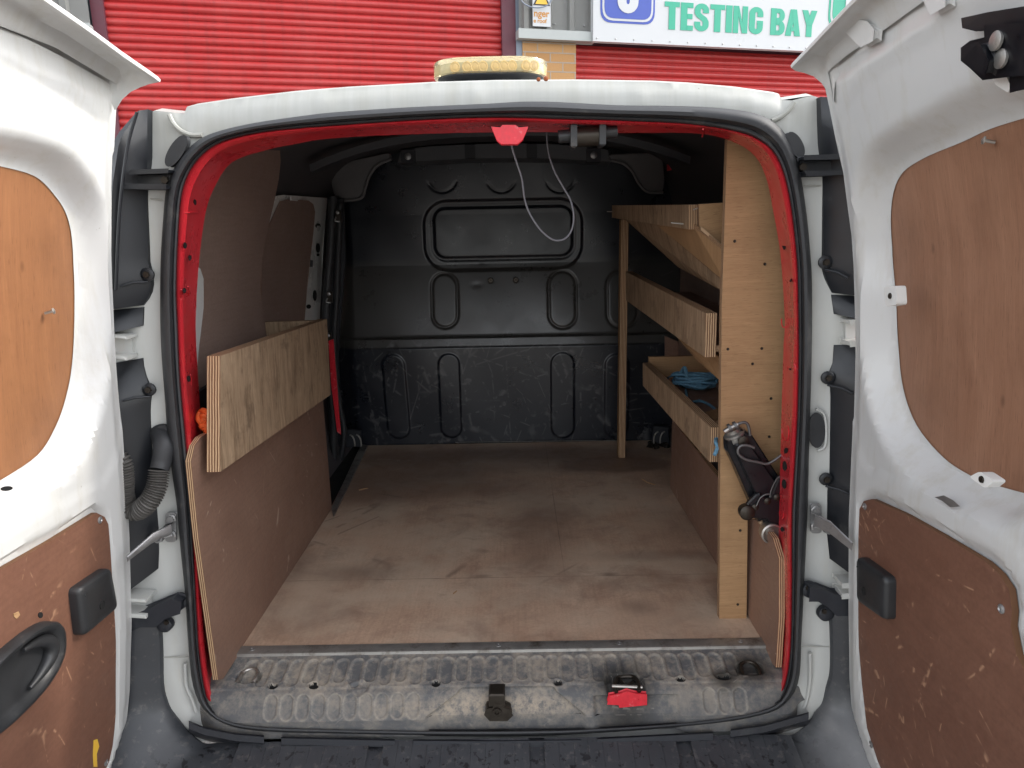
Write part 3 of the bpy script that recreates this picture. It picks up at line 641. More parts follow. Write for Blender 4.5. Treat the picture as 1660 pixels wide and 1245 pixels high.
# ---- white rear face of the body
roofedge = [(288, 181), (292, 171), (310, 166), (371, 157), (472, 145), (560, 138), (700, 130), (804, 127), (930, 126), (1060, 128), (1119, 131), (1199, 138), (1262, 147), (1272, 150), (1276, 158)]
outl = roofedge+[(1290, 160), (1322, 152), (1345, 160), (1372, 260), (1392, 500), (1398, 700), (1396, 1000), (1396, 1175), (1250, 1196), (800, 1206), (300, 1200), (190, 1185), (180, 1000), (170, 700), (165, 500), (195, 260), (225, 185), (243, 177)]
def to2(P): return [(lambda q: (q.x, q.z))(rp(p)) for p in P]
hole_px = mixr(seal_out, seal_in, .35)[::4]
O2 = to2(outl); H2 = to2(hole_px); HO = np.array(to2(seal_out[::4])); RE = np.array(to2(roofedge))
recL = np.array(to2([(243, 560), (182, 560)])); 
def rear_fn(v):
    d = polydist(v, HO); de = polydist(v, RE, False)
    dy = .022*smooth01((d-.012)/.03)*0
    up = smooth01((.022-de)/.022)                  # rolled roof edge
    top = smooth01((v[:, 1]-1.60)/.08)
    y = YR(v[:, 1])+.012-.014*smooth01(d/.05)*(1-top)+.010*up+.004*top*smooth01((d-.015)/.03)
    # gentle pressed dents in the top channel
    for a_ in ((525, 172), (775, 160), (1040, 160)):
        q = rp(a_); y = y-.004*np.exp(-(((v[:, 0]-q.x)/.016)**2+((v[:, 1]-q.z)/.020)**2))
    return np.c_[v[:, 0], y, v[:, 1]]
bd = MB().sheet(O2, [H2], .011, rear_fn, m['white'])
# rolled edge then roof running forward, sides
A3 = [Vector(q) for q in rear_fn(np.array([((1-t)*RE[i]+t*RE[i+1]) for i in range(len(RE)-1) for t in np.linspace(0, 1, 6)[:-1]]+[RE[-1]]))]
rows = [A3]
for dy, dz in ((.004, .003), (.014, .004), (.05, .007), (.3, .035), (.8, .075), (1.6, .12), (2.4, .12)): rows.append([v+Vector((0, dy, dz)) for v in A3])
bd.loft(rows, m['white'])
side = [(-.79, 1.62), (-.80, 1.2), (-.82, .8), (-.80, .42)]
for sg in (-1, 1):
    e = [A3[0] if sg < 0 else A3[-1], Vector(rear_fn(np.array(to2([(243, 177) if sg < 0 else (1322, 152)])))[0])]
    e += [Vector((sg*.72, .10, 1.66)), Vector((sg*.775, .10, 1.45)), Vector((sg*.80, .09, 1.15)), Vector((sg*.815, .07, .85)), Vector((sg*.81, .06, .42))]
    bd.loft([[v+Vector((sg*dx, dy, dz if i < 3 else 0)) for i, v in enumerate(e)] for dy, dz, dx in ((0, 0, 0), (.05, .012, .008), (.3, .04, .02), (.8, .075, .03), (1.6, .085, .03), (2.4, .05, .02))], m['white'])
BODY = bd.build('body_shell', VAN, sharp=50)
# seam beads at the upper corners
for P in ([(274, 186), (281, 200), (293, 212), (310, 219), (328, 219)], [(1287, 166), (1279, 178), (1266, 189), (1251, 196)]):
    MB().tube([rp(p, .009) for p in P], .0045, m['white_dirty'], 8).build('seam_bead', BODY)
for P in ([(1313, 1058), (1313, 1100), (1309, 1130), (1303, 1148)], [(300, 1075), (302, 1110), (312, 1135), (318, 1155)]):
    MB().tube([rp(p, -.001) for p in P], .004, m['white'], 8).build('pressed_rib', BODY)
for P in ([(263, 1065), (306, 1065)], [(1300, 1048), (1346, 1048)], [(244, 322), (264, 323)], [(1303, 301), (1330, 301)]):
    MB().tube([rp(p, -.002) for p in P], .0014, m['white_dirty'], 6, spline=False).build('panel_seam', BODY)
for p, r in (((873, 129), 3.5), ((885, 128), 4)):
    q = rp(p, .008); MB().lathe(q, (0, -1, .3), [(.0035*r/3, 0), (.003*r/3, .0025), (.001, .004)], m['rust'], 9).build('rust_patch', BODY)
# rubber bump stops at upper corners + oval plug on the right pillar
def stop(p, rx, ry, nm='rubber_stop', rot=0, h=.014):
    c = rp(p, -.002); P = [rp(q, -.002) for q in ellipse(p, rx, ry, 22, rot)]; t = Vector((0, -h, 0))
    mb = MB(); mb.prism(P, t, m['rubber'], bevel=.003); return mb.build(nm, VAN)
stop((291, 246), 9, 26, rot=.55); stop((1285, 236), 9, 20, rot=-.5); stop((1323, 697), 11, 26, h=.004)
mb = MB(); mb.tube([rp(p, -.004) for p in ((1323, 663), (1337, 675), (1338, 720), (1325, 731))], .003, m['white'], 6); mb.build('plug_rim', VAN)
# ---- black tail lamp backs between pillar and door
def lampstrip(right, left, nm, dys=(0., -.030, -.050, -.035), mat='lamp_black', n=26):
    A = resample([rp(p, .006) for p in right], n); B = [rp(p, 0) for p in left]
    A = [Vector(a_) for a_ in A]; B = resample(B, n); rows = []
    for t, dy in zip((0, 0.02, .30, .62, 1.0, 1.1), (0.012, dys[0]-.008, dys[1], dys[2], dys[3], .03)):
        rows.append([a_.lerp(b_, t)+Vector((0, dy*(min(1, .25+i/6) if dy < -.02 else 1), 0)) for i, (a_, b_) in enumerate(zip(A, B))])
    mb = MB().loft(rows, m[mat]); 
    for k in (0, -1): mb.v; idx = [len(mb.v)+i for i in range(len(rows))]; mb.v += [r[k] for r in rows]; mb.face(idx if k == 0 else idx[::-1], m[mat])
    return mb.build(nm, VAN, sharp=28)
lampL = lampstrip([(243, 178), (243, 275), (243, 340), (245, 425), (249, 445), (250, 465), (246, 480), (237, 494)], [(226, 182), (204, 220), (184, 300), (176, 380), (172, 440), (170, 500)], 'tail_lamp_housing')
lampL2 = lampstrip([(237, 497), (236, 527)], [(172, 503), (172, 541)], 'lamp_end_cover', n=5)
lampL3 = lampstrip([(236, 579), (238, 600), (245, 620), (249, 633), (247, 655), (247, 672), (251, 738), (257, 803), (261, 853), (262, 890), (261, 918)], [(172, 590), (175, 650), (178, 730), (186, 830), (196, 900), (205, 955)], 'lower_lamp_housing')
lampstrip([(1327, 158), (1328, 200), (1330, 258), (1331, 414), (1330, 432), (1336, 455), (1345, 474)], [(1352, 160), (1375, 240), (1388, 330), (1396, 420), (1400, 478)], 'tail_lamp_housing')
lampstrip([(1344, 477), (1348, 508)], [(1400, 480), (1400, 517)], 'lamp_end_cover', n=5)
lampstrip([(1348, 558), (1346, 590), (1339, 606), (1343, 633), (1342, 700), (1341, 768), (1338, 790), (1337, 860), (1341, 902)], [(1400, 558), (1400, 640), (1398, 720), (1396, 820), (1390, 930)], 'lower_lamp_housing')
mb = MB()
for P in ([(222, 182), (208, 232), (198, 300), (192, 370), (188, 470)],): mb.tube([rp(p, -.046) for p in P], .003, m['lamp_black'], 8)
mb.build('moulded_ridge', lampL)
for (c, wv) in (((240, 445), -26), ((243, 631), -26), ((1337, 425), 22), ((1341, 612), 24), ((1338, 776), 24)):
    mb = MB(); q = rp(c, -.010); mb.lathe(q, (0, -1, 0), [(.013, 0), (.013, .004), (.010, .006)], m['lamp_black'], 14); mb.lathe(q+Vector((0, -.006, 0)), (0, -1, 0), [(.007, 0), (.006, .004)], m['darkmetal'], 6)
    e = rp((c[0]+wv*1.7, c[1]+(19 if wv < 0 else 26)), -.040); mb.tube([q+Vector((0, -.004, -.014)), q.lerp(e, .5)+Vector((0, -.006, -.004)), e], .0022, m['lamp_black'], 8, spline=False); mb.build('lamp_fixing_tab', VAN)
# horizontal brackets at top
def bracket(P, nm, dy, t, mat='lamp_black', bevel=.002):
    mb = MB(); mb.prism([rp(p, dy) for p in P], (0, -t, 0), m[mat], bevel=bevel); return mb.build(nm, VAN)
b1 = bracket([(222, 281), (281, 279), (276, 305), (218, 305)], 'lamp_bracket', -.004, .012)
bracket([(216, 301), (280, 302), (280, 307), (214, 306)], 'bracket_lip', -.016, .03); bracket([(226, 279), (284, 277), (283, 281), (224, 283)], 'bracket_lip', -.016, .03)
bracket([(1294, 258), (1352, 257), (1350, 283), (1298, 283)], 'lamp_bracket', -.004, .012)
bracket([(1296, 281), (1350, 280), (1356, 284), (1299, 286)], 'bracket_lip', -.016, .03); bracket([(1294, 256), (1352, 254), (1352, 259), (1294, 260)], 'bracket_lip', -.016, .03)
for c in ((268, 292), (1301, 271)): MB().lathe(rp(c, -.016), (0, -1, 0), [(.008, 0), (.007, .005)], m['darkmetal'], 6).build('bracket_screw', VAN)
# ---- hinges: white hinge leaf blocks in the gaps of the lamp strip
def hinge(y0, y1, xs, nm='door_hinge'):
    mb = MB(); s_ = 1 if xs[1] > xs[0] else -1
    for (ya, yb) in ((y0, y0+5), (y1-6, y1)):
        mb.prism([rp(p, -.004) for p in ((xs[0], ya), (xs[1], ya-3*1), (xs[1], yb-3), (xs[0], yb))], (0, -.045, 0), m['white'], bevel=.002)
    mb.prism([rp(p, .0) for p in ((xs[0]+4*s_, y0+4), (xs[1], y0+2), (xs[1], y1-6), (xs[0]+4*s_, y1-4))], (0, -.012, 0), m['white'])
    q = rp((xs[1]-3*s_, y0+12), -.03); mb.lathe(rp((xs[1]-2*s_, y1-6), -.03), (0, 0, 1), [(.004, 0), (.004, .010)], m['redclip'], 10)
    return mb.build(nm, VAN)
hinge(540, 578, (224, 180)); hinge(516, 555, (1362, 1392)); hinge(955, 985, (254, 205)); hinge(930, 952, (1350, 1396))
# ---- wiring hose with corrugations
P = [(266, 722), (262, 748), (258, 762), (254, 790), (240, 815), (222, 828), (206, 820), (200, 800), (200, 775), (197, 752), (190, 742)]
hp = [rp(p, -.018-.035*min(1, i/4)) for i, p in enumerate(P)]
mb = MB(); hp2 = catmull(hp[2:], False, 10)
nseg = 300; hp3 = resample(hp2, nseg)
mb.tube(hp3, .016, m['hose'], 16, spline=False, rfun=lambda t: .0175+.0028*math.sin(t*2*math.pi*46))
hose = mb.build('wiring_hose', VAN, sharp=70)
mb = MB(); mb.tube([rp((262, 700), .01), hp[0], hp[1], hp[2]], .019, m['rubber'], 16, rfun=lambda t: .0215-.004*t); mb.prism([rp(q, -.004) for q in ellipse((264, 712), 11, 22, 20)], (0, -.006, 0), m['rubber'], bevel=.002)
mb.build('hose_boot', VAN)
# ---- door checks (grey steel straps)
def check(px, tip, s_):
    mb = MB(); x, y = px
    mb.prism([rp(p, -.006) for p in ((x-8, y-22), (x+8, y-22), (x+8, y+24), (x-8, y+24))], (0, -.006, 0), m['zinc'], bevel=.001, rnd=.006)
    for dy in (-12, 14): mb.lathe(rp((x, y+dy), -.012), (0, -1, 0), [(.010, 0), (.010, .004), (.007, .005), (.007, .009)], m['zinc'], 6)
    mb.prism([rp(p, -.02) for p in ((x-6*s_, y-8), (x+9*s_, y-3), (tip[0], tip[1]+5), (tip[0], tip[1]-4), (x+30*-s_*-1, y+6))][:4], (0, -.004, 0), m['zinc'], bevel=.001)
    A = rp((x, y), -.022); B = rp(tip, -.11); 
    dv = (B-A); up_ = Vector((0, 0, 1)); F = [A+dv*.02+up_*.006, A+dv*.42+up_*.014, B+up_*.006, B-up_*.004, A+dv*.42-up_*.003, A+dv*.02-up_*.012]
    mb.prism(F, (s_*-.004, -.008, 0), m['zinc'], bevel=.0015)
    C_ = rp((x+s_*19, y+19), -.035); mb.lathe(C_, (0, -1, .2), [(.009, 0), (.009, .012), (.006, .012), (.005, .006)], m['zinc'], 14)
    mb.tube([rp((x, y+16), -.03), rp((x+s_*16, y+20), -.04), rp((x+s_*34, y+28), -.05)], .0018, m['zinc'], 6)
    return mb.build('door_check', VAN)
check((279, 852), (206, 905), -1); check((1321, 838), (1380, 885), 1)
# ================================================================ bumper
inner = [(243, 975), (256, 985), (261, 1014), (263, 1050), (264, 1104), (269, 1128), (276, 1145), (290, 1162), (306, 1180)]
innerR = [(1311, 1165), (1322, 1148), (1334, 1135), (1340, 1110), (1346, 1086), (1347, 1050), (1346, 1010), (1346, 986), (1362, 972)]
L3 = [rp(p, -.006) for p in inner]; R3 = [rp(p, -.006) for p in innerR]
midp = [rp((306+(1311-306)*k/40, 1200-15*(k/40)), -.012) for k in range(1, 40)]
IN = L3+midp+R3; IN = resample(catmull(IN, False, 3), 260)
rows = []
def bump_off(v, w):
    zt = 1-smooth01((v.z-.46)/.14); sg = -1 if v.x < 0 else 1; cx = smooth01((abs(v.x)-.45)/.22)
    side_ = Vector((sg*.13, -.035, -.0)); low = Vector((sg*.10*cx, -.19, -.055)); o = side_*(1-zt)+low*zt
    return o
for k, (w, lift) in enumerate(((0, -.014), (.0, 0), (.02, .006), (.15, .012), (.35, .014), (.6, .012), (.8, .002), (.92, -.012), (1., -.035), (1.03, -.08), (1.03, -.22))):
    r = []
    for v in IN:
        o = bump_off(v, w); zt = float(1-smooth01((v.z-.46)/.14)); nrm = Vector((0, -(1-zt), zt*.9)); q = v+o*w+nrm*lift+Vector((0, 0, -.008))
        r.append(q)
    rows.append(r)
# raised rib texture on the step
bm_ = MB().loft(rows, m['bumper']); BMP = bm_.build('bumper', VAN, sharp=35)
for k in range(38):                                    # step pads
    x0 = -.555+k*.0305; 
    if k in (9, 20, 30): continue
    pts = []
    for (xx, w) in ((x0, .10), (x0+.027, .10), (x0+.027+.004*(x0), .80), (x0+.004*x0, .80)):
        j = min(range(len(IN)), key=lambda i: abs(IN[i].x-xx)+(5 if IN[i].z > .55 else 0)); v = IN[j]; q = v+bump_off(v, w)*w; q = Vector((xx, q.y, v.z-.055*w+.006)); pts.append(q)
    MB().prism(pts, (0, 0, .006), m['bumper'], bevel=.0015, rnd=.002).build('step_pad', BMP)
for p in ((447, 1222), (664, 1226), (941, 1223), (1161, 1211)):
    mb = MB(); q = hz(p, .463); mb.lathe(q, (0, -.3, 1), [(.014, 0), (.014, .003), (.006, .006), (.004, .003)], m['zinc'], 16); mb.build('bumper_screw', BMP)
# trim strip under the seal with its gaps
for a_, b_ in (((306, 1172), (428, 1197)), ((456, 1199), (640, 1203)), ((670, 1203), (942, 1200)), ((968, 1199), (1156, 1188)), ((1184, 1185), (1311, 1156))):
    n = 14; top = []; 
    for i in range(n+1):
        x = a_[0]+(b_[0]-a_[0])*i/n; y = np.interp(x, [306, 330, 380, 456, 640, 800, 942, 1156, 1240, 1311], [1168, 1178, 1188, 1194, 1198, 1199, 1197, 1186, 1174, 1154]); top.append((x, y))
    rows = [[rp((x, y+1), .01) for x, y in top], [rp((x, y), -.030) for x, y in top], [rp((x, y+3), -.038) for x, y in top], [rp((x, y+13), -.040) for x, y in top], [rp((x, y+22), .0) for x, y in top]]
    mb = MB().loft(rows, m['plastic'])
    for k in (0, -1): idx = [len(mb.v)+i for i in range(len(rows))]; mb.v += [r[k] for r in rows]; mb.face(idx, m['plastic'])
    mb.build('bumper_trim', BMP, sharp=30)
mb = MB(); mb.box((-.60, .0, .36), (.60, .07, .452), m['hole']); mb.build('bumper_backing', BMP)
# black arm brackets above the bumper sides
def arm(P, pins, nm='bumper_bracket'):
    mb = MB(); mb.prism([rp(p, -.012) for p in P], (0, -.028, 0), m['plastic'], bevel=.003)
    for q in pins: mb.lathe(rp(q, -.004), (0, -1, 0), [(.017, 0), (.016, .012), (.011, .016)], m['plastic'], 16); mb.lathe(rp(q, -.021), (0, -1, 0), [(.006, 0), (.005, .003)], m['darkmetal'], 6)
    return mb.build(nm, BMP)
arm([(220, 990), (258, 975), (289, 962), (302, 966), (300, 982), (276, 990), (262, 1003), (238, 1003), (218, 1012)], [(294, 972), (270, 1009)])
arm([(1306, 944), (1322, 946), (1345, 955), (1372, 956), (1372, 985), (1348, 985), (1335, 972), (1318, 962), (1305, 962)], [(1310, 953), (1336, 991)])
# ================================================================ sill trim (height field)
pL0 = hz((383, 1060), .598); pR0 = hz((1230, 1042), .598)
NX, NV = 520, 104
def sill_uv(p):             # photo point -> (x, v) on the sill
    q = hz(p, .592)
    if q.y < .045:
        q = hit(p, (0, .045, .572), (0, -.057, .020)); v = .62+.38*(.572-q.z)/.058
    else: v = .62*(.142-q.y)/.097
    return q.x, v
def rr2(x, y, cx, cy, hx_, hy_, r):
    qx = np.abs(x-cx)-(hx_-r); qy = np.abs(y-cy)-(hy_-r)
    return np.hypot(np.maximum(qx, 0), np.maximum(qy, 0))+np.minimum(np.maximum(qx, qy), 0)-r
xs = np.linspace(-.648, .640, NX); vs = np.linspace(0, 1, NV); X, V_ = np.meshgrid(xs, vs)
Y = np.interp(V_, [0, .62, .68, 1.], [.142, .047, .038, .012]); Z = np.interp(V_, [0, .58, .66, .95, 1.], [.596, .576, .568, .532, .524])
D = np.zeros_like(X); WEAR = np.zeros_like(X); VS = .155      # metres per unit v
for k in range(46):
    px = 404+k*24.6
    xa, _ = sill_uv((px, 1085)); inC = 690 < px < 1120
    def slot(va, vb, dep, w=.0128):
        d = rr2(X, V_*VS, xa, (va+vb)/2*VS, w, (vb-va)/2*VS, w*.98); globals()['WEAR'] = np.maximum(WEAR, np.exp(-((d-.001)/.0020)**2)*.5); return -dep*smooth01((.0012-d)/.004)+dep*.25*np.exp(-((d-.002)/.002)**2)
    if px > 1215: break
    D += slot(.08, .55 if k % 2 else .50, .0036)
    if not (690 < px < 1130) and px > 440: D += slot(.66, .98, .0042)
# latch recess in the middle
xa, va = sill_uv((690, 1160)); xb, _ = sill_uv((745, 1125)); xc, _ = sill_uv((900, 1125)); xd, _ = sill_uv((950, 1160))
edge = np.interp(V_, [.60, .68, .98, 1.], [0, .12, 1.0, 1.0]); lx = xb+(xa-xb)*edge; rx_ = xc+(xd-xc)*edge
m1 = smooth01((X-lx)/.012)*smooth01((rx_-X)/.012)*smooth01((V_-.60)/.05); Y = Y+.014*m1; 
xe, _ = sill_uv((1103, 1150)); xf, _ = sill_uv((960, 1150)); m2 = smooth01((X-xf)/.01)*smooth01((xe-X)/.01)*smooth01((V_-.72)/.05); Y = Y+.010*m2
holes = []
for p, ra, rb in (((441, 1103), .011, .05), ((508, 1102), .012, .055), ((580, 1104), .022, .105), ((706, 1099), .010, .05), ((905, 1097), .010, .05), ((1104, 1092), .010, .045), ((1173, 1089), .017, .06)):
    x_, v_ = sill_uv(p); r = np.hypot((X-x_)/ra, (V_-v_)/rb); D += -.007*smooth01((1.05-r)/.2); D += .0015*np.exp(-((r-1.2)/.15)**2); holes.append((x_, v_, ra, rb))
for p, ra, rb in (((402, 1091), .027, .12), ((1216, 1078), .030, .12)):
    x_, v_ = sill_uv(p); r = (np.abs((X-x_)/ra)**3+np.abs((V_-v_)/rb)**3)**(1/3); D += -.012*smooth01((1.05-r)/.2)
x_, v_ = sill_uv((1014, 1108)); r = (np.abs((X-x_)/.043)**3+np.abs((V_-v_-.02)/.20)**3)**(1/3); D += -.016*smooth01((1.05-r)/.2)
br = smooth01((.62-V_)/.06)*1. ; ny = -(1-br)*.8; nz = .25+.75*br
D += -.0012*np.exp(-((V_-.60)/.02)**2)*(np.sin(X*90)+1.2)
Yf = Y+D*ny; Zf = Z+D*nz
# rounded ends
endt = smooth01((np.abs(X+.004)-.600)/.045)*smooth01((V_-.55)/.45); Zf += .018*endt; Yf += .02*endt
mb = MB(); mb.v = [Vector(p) for p in np.stack([X.ravel(), Yf.ravel(), Zf.ravel()], 1)]
for j in range(NV-1):
    for i in range(NX-1):
        a_ = j*NX+i; mb.f.append((a_, a_+NX, a_+NX+1, a_+1))
mb.mats = [m['sill'], m['hole']]; mb.uv = [None]*len(mb.f); mb.sm = [True]*len(mb.f)
cxv = (X[:-1, :-1]+X[1:, 1:])/2; cvv = (V_[:-1, :-1]+V_[1:, 1:])/2; mk = np.zeros(cxv.shape, bool)
for x_, v_, ra, rb in holes: 
    if ra < .02: mk |= np.hypot((cxv-x_)/ra, (cvv-v_)/rb) < .92
mb.m = mk.ravel().astype(int).tolist()
rows = [[Vector((X[-1, i], Yf[-1, i], Zf[-1, i])) for i in range(0, NX, 8)], [Vector((X[-1, i], Yf[-1, i], .485)) for i in range(0, NX, 8)]]
mb.loft(rows, m['sill']); mb.box((-.64, .05, .45), (.64, .135, .50), m['hole'])
SILL = mb.build('sill_trim', VAN, sharp=60)
at = SILL.data.attributes.new('wear', 'FLOAT', 'POINT'); wv = np.zeros(len(SILL.data.vertices)); wv[:NX*NV] = np.clip(WEAR, 0, 1).ravel(); at.data.foreach_set('value', wv)
def sp3(p, lift=0.):
    x_, v_ = sill_uv(p); return Vector((x_, float(np.interp(v_, [0, .62, .68, 1.], [.142, .047, .038, .012])), float(np.interp(v_, [0, .58, .66, .95, 1.], [.596, .576, .568, .532, .524]))+lift))
for c, w, mt, lb in (((402, 1090), 16, 'steel', 'bright steel loop at the end nearer the wiring hose'), ((1216, 1078), 15, 'darkmetal', 'blackened loop at the end below the trolley jack')):
    q = sp3(c, -.004); mb = MB(); mb.tube([q+Vector((-.019, -.018, -.002)), q+Vector((-.018, .006, .002)), q+Vector((-.010, .019, .004)), q+Vector((.004, .022, .005)), q+Vector((.016, .014, .004)), q+Vector((.019, -.004, .001)), q+Vector((.016, -.018, -.002))], .0045, m[mt], 10); mb.build('tie_down_ring', SILL)
# lower latch block
q = sp3((806, 1136), .0); mb = MB(); c = rp((806, 1137), .0)
mb.prism([rp(p, .004) for p in ((787, 1146), (790, 1138), (800, 1136), (803, 1130), (813, 1130), (817, 1136), (826, 1140), (830, 1147), (822, 1155), (795, 1155))], (0, -.025, 0), m['darkmetal'], bevel=.002)
mb.box(c+Vector((-.017, -.020, .0)), c+Vector((.017, .02, .030)), m['darkmetal'], bevel=.003); mb.lathe(c+Vector((0, -.022, -.008)), (0, -1, 0), [(.009, 0), (.009, .004), (.005, .004), (.004, .001)], m['darkmetal'], 14)
mb.build('latch', SILL)
mb = MB(); c = sp3((1014, 1112), -.004); mb.prism([rp(p, .004) for p in ((985, 1136), (988, 1124), (1005, 1121), (1015, 1117), (1030, 1121), (1046, 1122), (1046, 1137), (1004, 1141), (1003, 1137))], (0, -.010, 0), m['redclip'], bevel=.002)
mb.tube([rp((999, 1122), -.002), rp((997, 1108), .02), rp((1003, 1098), .045), rp((1025, 1097), .045), rp((1034, 1106), .02), rp((1036, 1121), -.002)], .0045, m['darkmetal'], 8); mb.tube([rp((992, 1112), .008), rp((1041, 1114), .008)], .0035, m['steel'], 8, spline=False)
mb.tube([rp((1005, 1103), .04), rp((1015, 1112), .02), rp((1030, 1103), .04)], .004, m['darkmetal'], 8)
mb.build('striker', SILL)
# aluminium threshold
mb = MB(); a_ = hz((390, 1055), .602); b_ = hz((1228, 1040), .602)
mb.loft([[Vector((x, y, z)) for x in np.linspace(-.612, .598, 30)] for y, z in ((.172, .6035), (.145, .6035), (.1415, .602), (.140, .596))], m['alu']); TH = mb.build('threshold_strip', VAN, sharp=30)
for p in ((408, 1054), (808, 1046), (1004, 1043), (1201, 1040)):
    q = hz(p, .6035); q.y = .158; mb = MB(); mb.lathe(q, (0, 0, 1), [(.006, 0), (.006, .0015), (.003, .002), (.002, .001)], m['zinc'], 12); mb.build('threshold_screw', TH)
# ================================================================ load floor, linings, bulkhead
mb = MB(); mb.prism([(-.612, .16, .6), (.60, .16, .6), (.60, 1.10, .6), (.70, 1.40, .6), (.70, 1.745, .6), (-.655, 1.745, .6), (-.612, 1.02, .6)], (0, 0, -.012), m['floor'], m['pedge3']); mb.build('floor_board', VAN)
mb = MB(); mb.box((-.80, .14, .55), (.80, 1.9, .586), m['hole']); mb.build('floor_pan', VAN)
mb = MB(); mb.prism([hz((538, 826), .603), hz((586, 722), .603), hz((596, 724), .603), hz((541, 838), .603)], (0, 0, .006), m['alu'], bevel=.001); mb.build('floor_edge_trim', VAN)
# left and right lower boards (plane x = const, traced then given 9 mm of thickness outward)
XBL = -.605
Pl = [(310, 748), (316, 722), (326, 708), (341, 700)]; Pl3 = [hx(p, XBL) for p in Pl]+[Vector((XBL, 1.0, 1.065)), Vector((XBL, 1.005, .603)), hx((362, 1100), XBL), hx((354, 1102), XBL), hx((322, 870), XBL)]
mb = MB(); mb.prism(Pl3, (-.012, 0, 0), m['lining'], m['pedge3'], gdir=(0, 1, 0)); mb.build('lining_board', VAN)
XBR = .592
Pr = [hx((1214, 838), XBR), hx((1232, 846), XBR), hx((1252, 872), XBR), hx((1262, 905), XBR), hx((1262, 1000), XBR), hx((1257, 1082), XBR), hx((1252, 1076), XBR), Vector((XBR, .255, .603)), Vector((XBR, 1.14, .603)), Vector((XBR, 1.14, .86))]
mb = MB(); mb.prism(Pr, (.014, 0, 0), m['lining'], m['pedge3'], gdir=(0, 1, 0)); mb.build('lining_board', VAN)
# wheel boxes behind the boards, dark
mb = MB(); mb.prism([(XBL-.014, .2, .59), (XBL-.014, 1.0, .59), (XBL-.014, .98, .86), (XBL-.014, .8, .98), (XBL-.014, .4, .98), (XBL-.014, .25, .86)], (-.16, 0, 0), m['dark'], bevel=.01); mb.build('wheel_arch', VAN)
mb = MB(); mb.prism([(XBR+.016, .3, .59), (XBR+.016, 1.1, .59), (XBR+.016, 1.08, .84), (XBR+.016, .9, .85), (XBR+.016, .4, .85)], (.13, 0, 0), m['dark'], bevel=.01); mb.build('wheel_arch', VAN)
# inner skin of body: section loft from the red ring to the bulkhead
sec = [(-.70, .59), (-.765, .80), (-.77, 1.1), (-.755, 1.4), (-.715, 1.66), (-.63, 1.80), (-.4, 1.865), (0, 1.885), (.4, 1.865), (.63, 1.80), (.715, 1.66), (.755, 1.4), (.77, 1.1), (.765, .80), (.70, .59)]
sec = cm2(sec, False, 4)
mb = MB(); i3 = inner_ring3
rows = []
for y, k in ((.155, .69), (.3, .74), (.5, .79), (1.0, .92), (1.84, 1.)):
    rows.append([Vector((x, y, z if z < 1.5 else 1.5+(z-1.5)*k)) for x, z in sec])
mb.loft(rows, m['headliner'])
# collar that joins the red frame to the inner skin
top = rows[0]; c3 = []
for v in i3:
    j = min(range(len(top)), key=lambda i: (top[i]-v).length if True else 0); c3.append(top[j])
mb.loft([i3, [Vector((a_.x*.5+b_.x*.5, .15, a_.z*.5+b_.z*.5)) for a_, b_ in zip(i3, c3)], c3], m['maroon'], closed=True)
mb.build('inner_skin', VAN)
for yy, zz in ((1.15, 1.85),):
    MB().loft([[Vector((x, yy+dy, zz-.10*abs(x/.62)**2.6*(1)-dz)) for x in np.linspace(-.62, .62, 24)] for dy, dz in ((-.04, 0), (-.03, .022), (.03, .022), (.04, 0))], m['dark']).build('roof_rib', VAN)
# ---- bulkhead height field
YB = 1.785
def bpx(p): q = hy(p, YB); return q.x, q.z
NXb, NZb = 520, 430
xs = np.linspace(-.80, .78, NXb); zs = np.linspace(.585, 1.90, NZb); X, Z = np.meshgrid(xs, zs)
z_l0 = bpx((800, 560))[1]; z_l1 = bpx((800, 545))[1]; z_c = bpx((800, 433))[1]; z_top = bpx((800, 250))[1]
xl = bpx((632, 500))[0]; xl2 = bpx((560, 500))[0]
prof = np.interp(Z, [.585, z_l0-.004, z_l0+.002, z_l1-.003, z_l1, z_l1+.010, z_c-.01, z_c+.012, 1.60, 1.9], [.0, .0, .004, .012, .026, .030, .086, .090, .094, .080])
mid = 1.+0*X
lowp = np.interp(Z, [.585, z_c, z_c+.3, 1.9], [.0, .085, .088, .075])*.0+np.interp(Z, [.585, 1.0, 1.9], [.0, .01, .075])
Yb = YB-.03+np.where(mid > .999, prof, prof*mid+lowp*(1-mid))+.0
def feat(px0, px1, py0, py1, rpx):
    x0, z1 = bpx((px0, py0)); x1, z0 = bpx((px1, py1)); r = rpx*2.72e-3; return rr2(X, Z, (x0+x1)/2, (z0+z1)/2, (x1-x0)/2, (z1-z0)/2, min(r, (x1-x0)/2-.001, (z1-z0)/2-.001))
def groove(d, w=.0045, dep=.010): return dep*np.exp(-(d/w)**2)
d = feat(682, 946, 325, 436, 38); Yb += .008*smooth01((.008-d)/.018)
d = feat(696, 933, 334, 418, 22); Yb += groove(d, .008, .0028)-.003*smooth01((-.006-d)/.01)
for a_ in ((697, 742, 445, 531, 23), (890, 935, 441, 531, 23), (986, 1034, 441, 531, 23)): d = feat(*a_); Yb += groove(d, .006, .0045)
for a_ in ((711, 750, 572, 706, 19), (892, 930, 570, 706, 19), (979, 1016, 572, 706, 19)): d = feat(*a_); Yb += -.005*smooth01((.004-d)/.010)
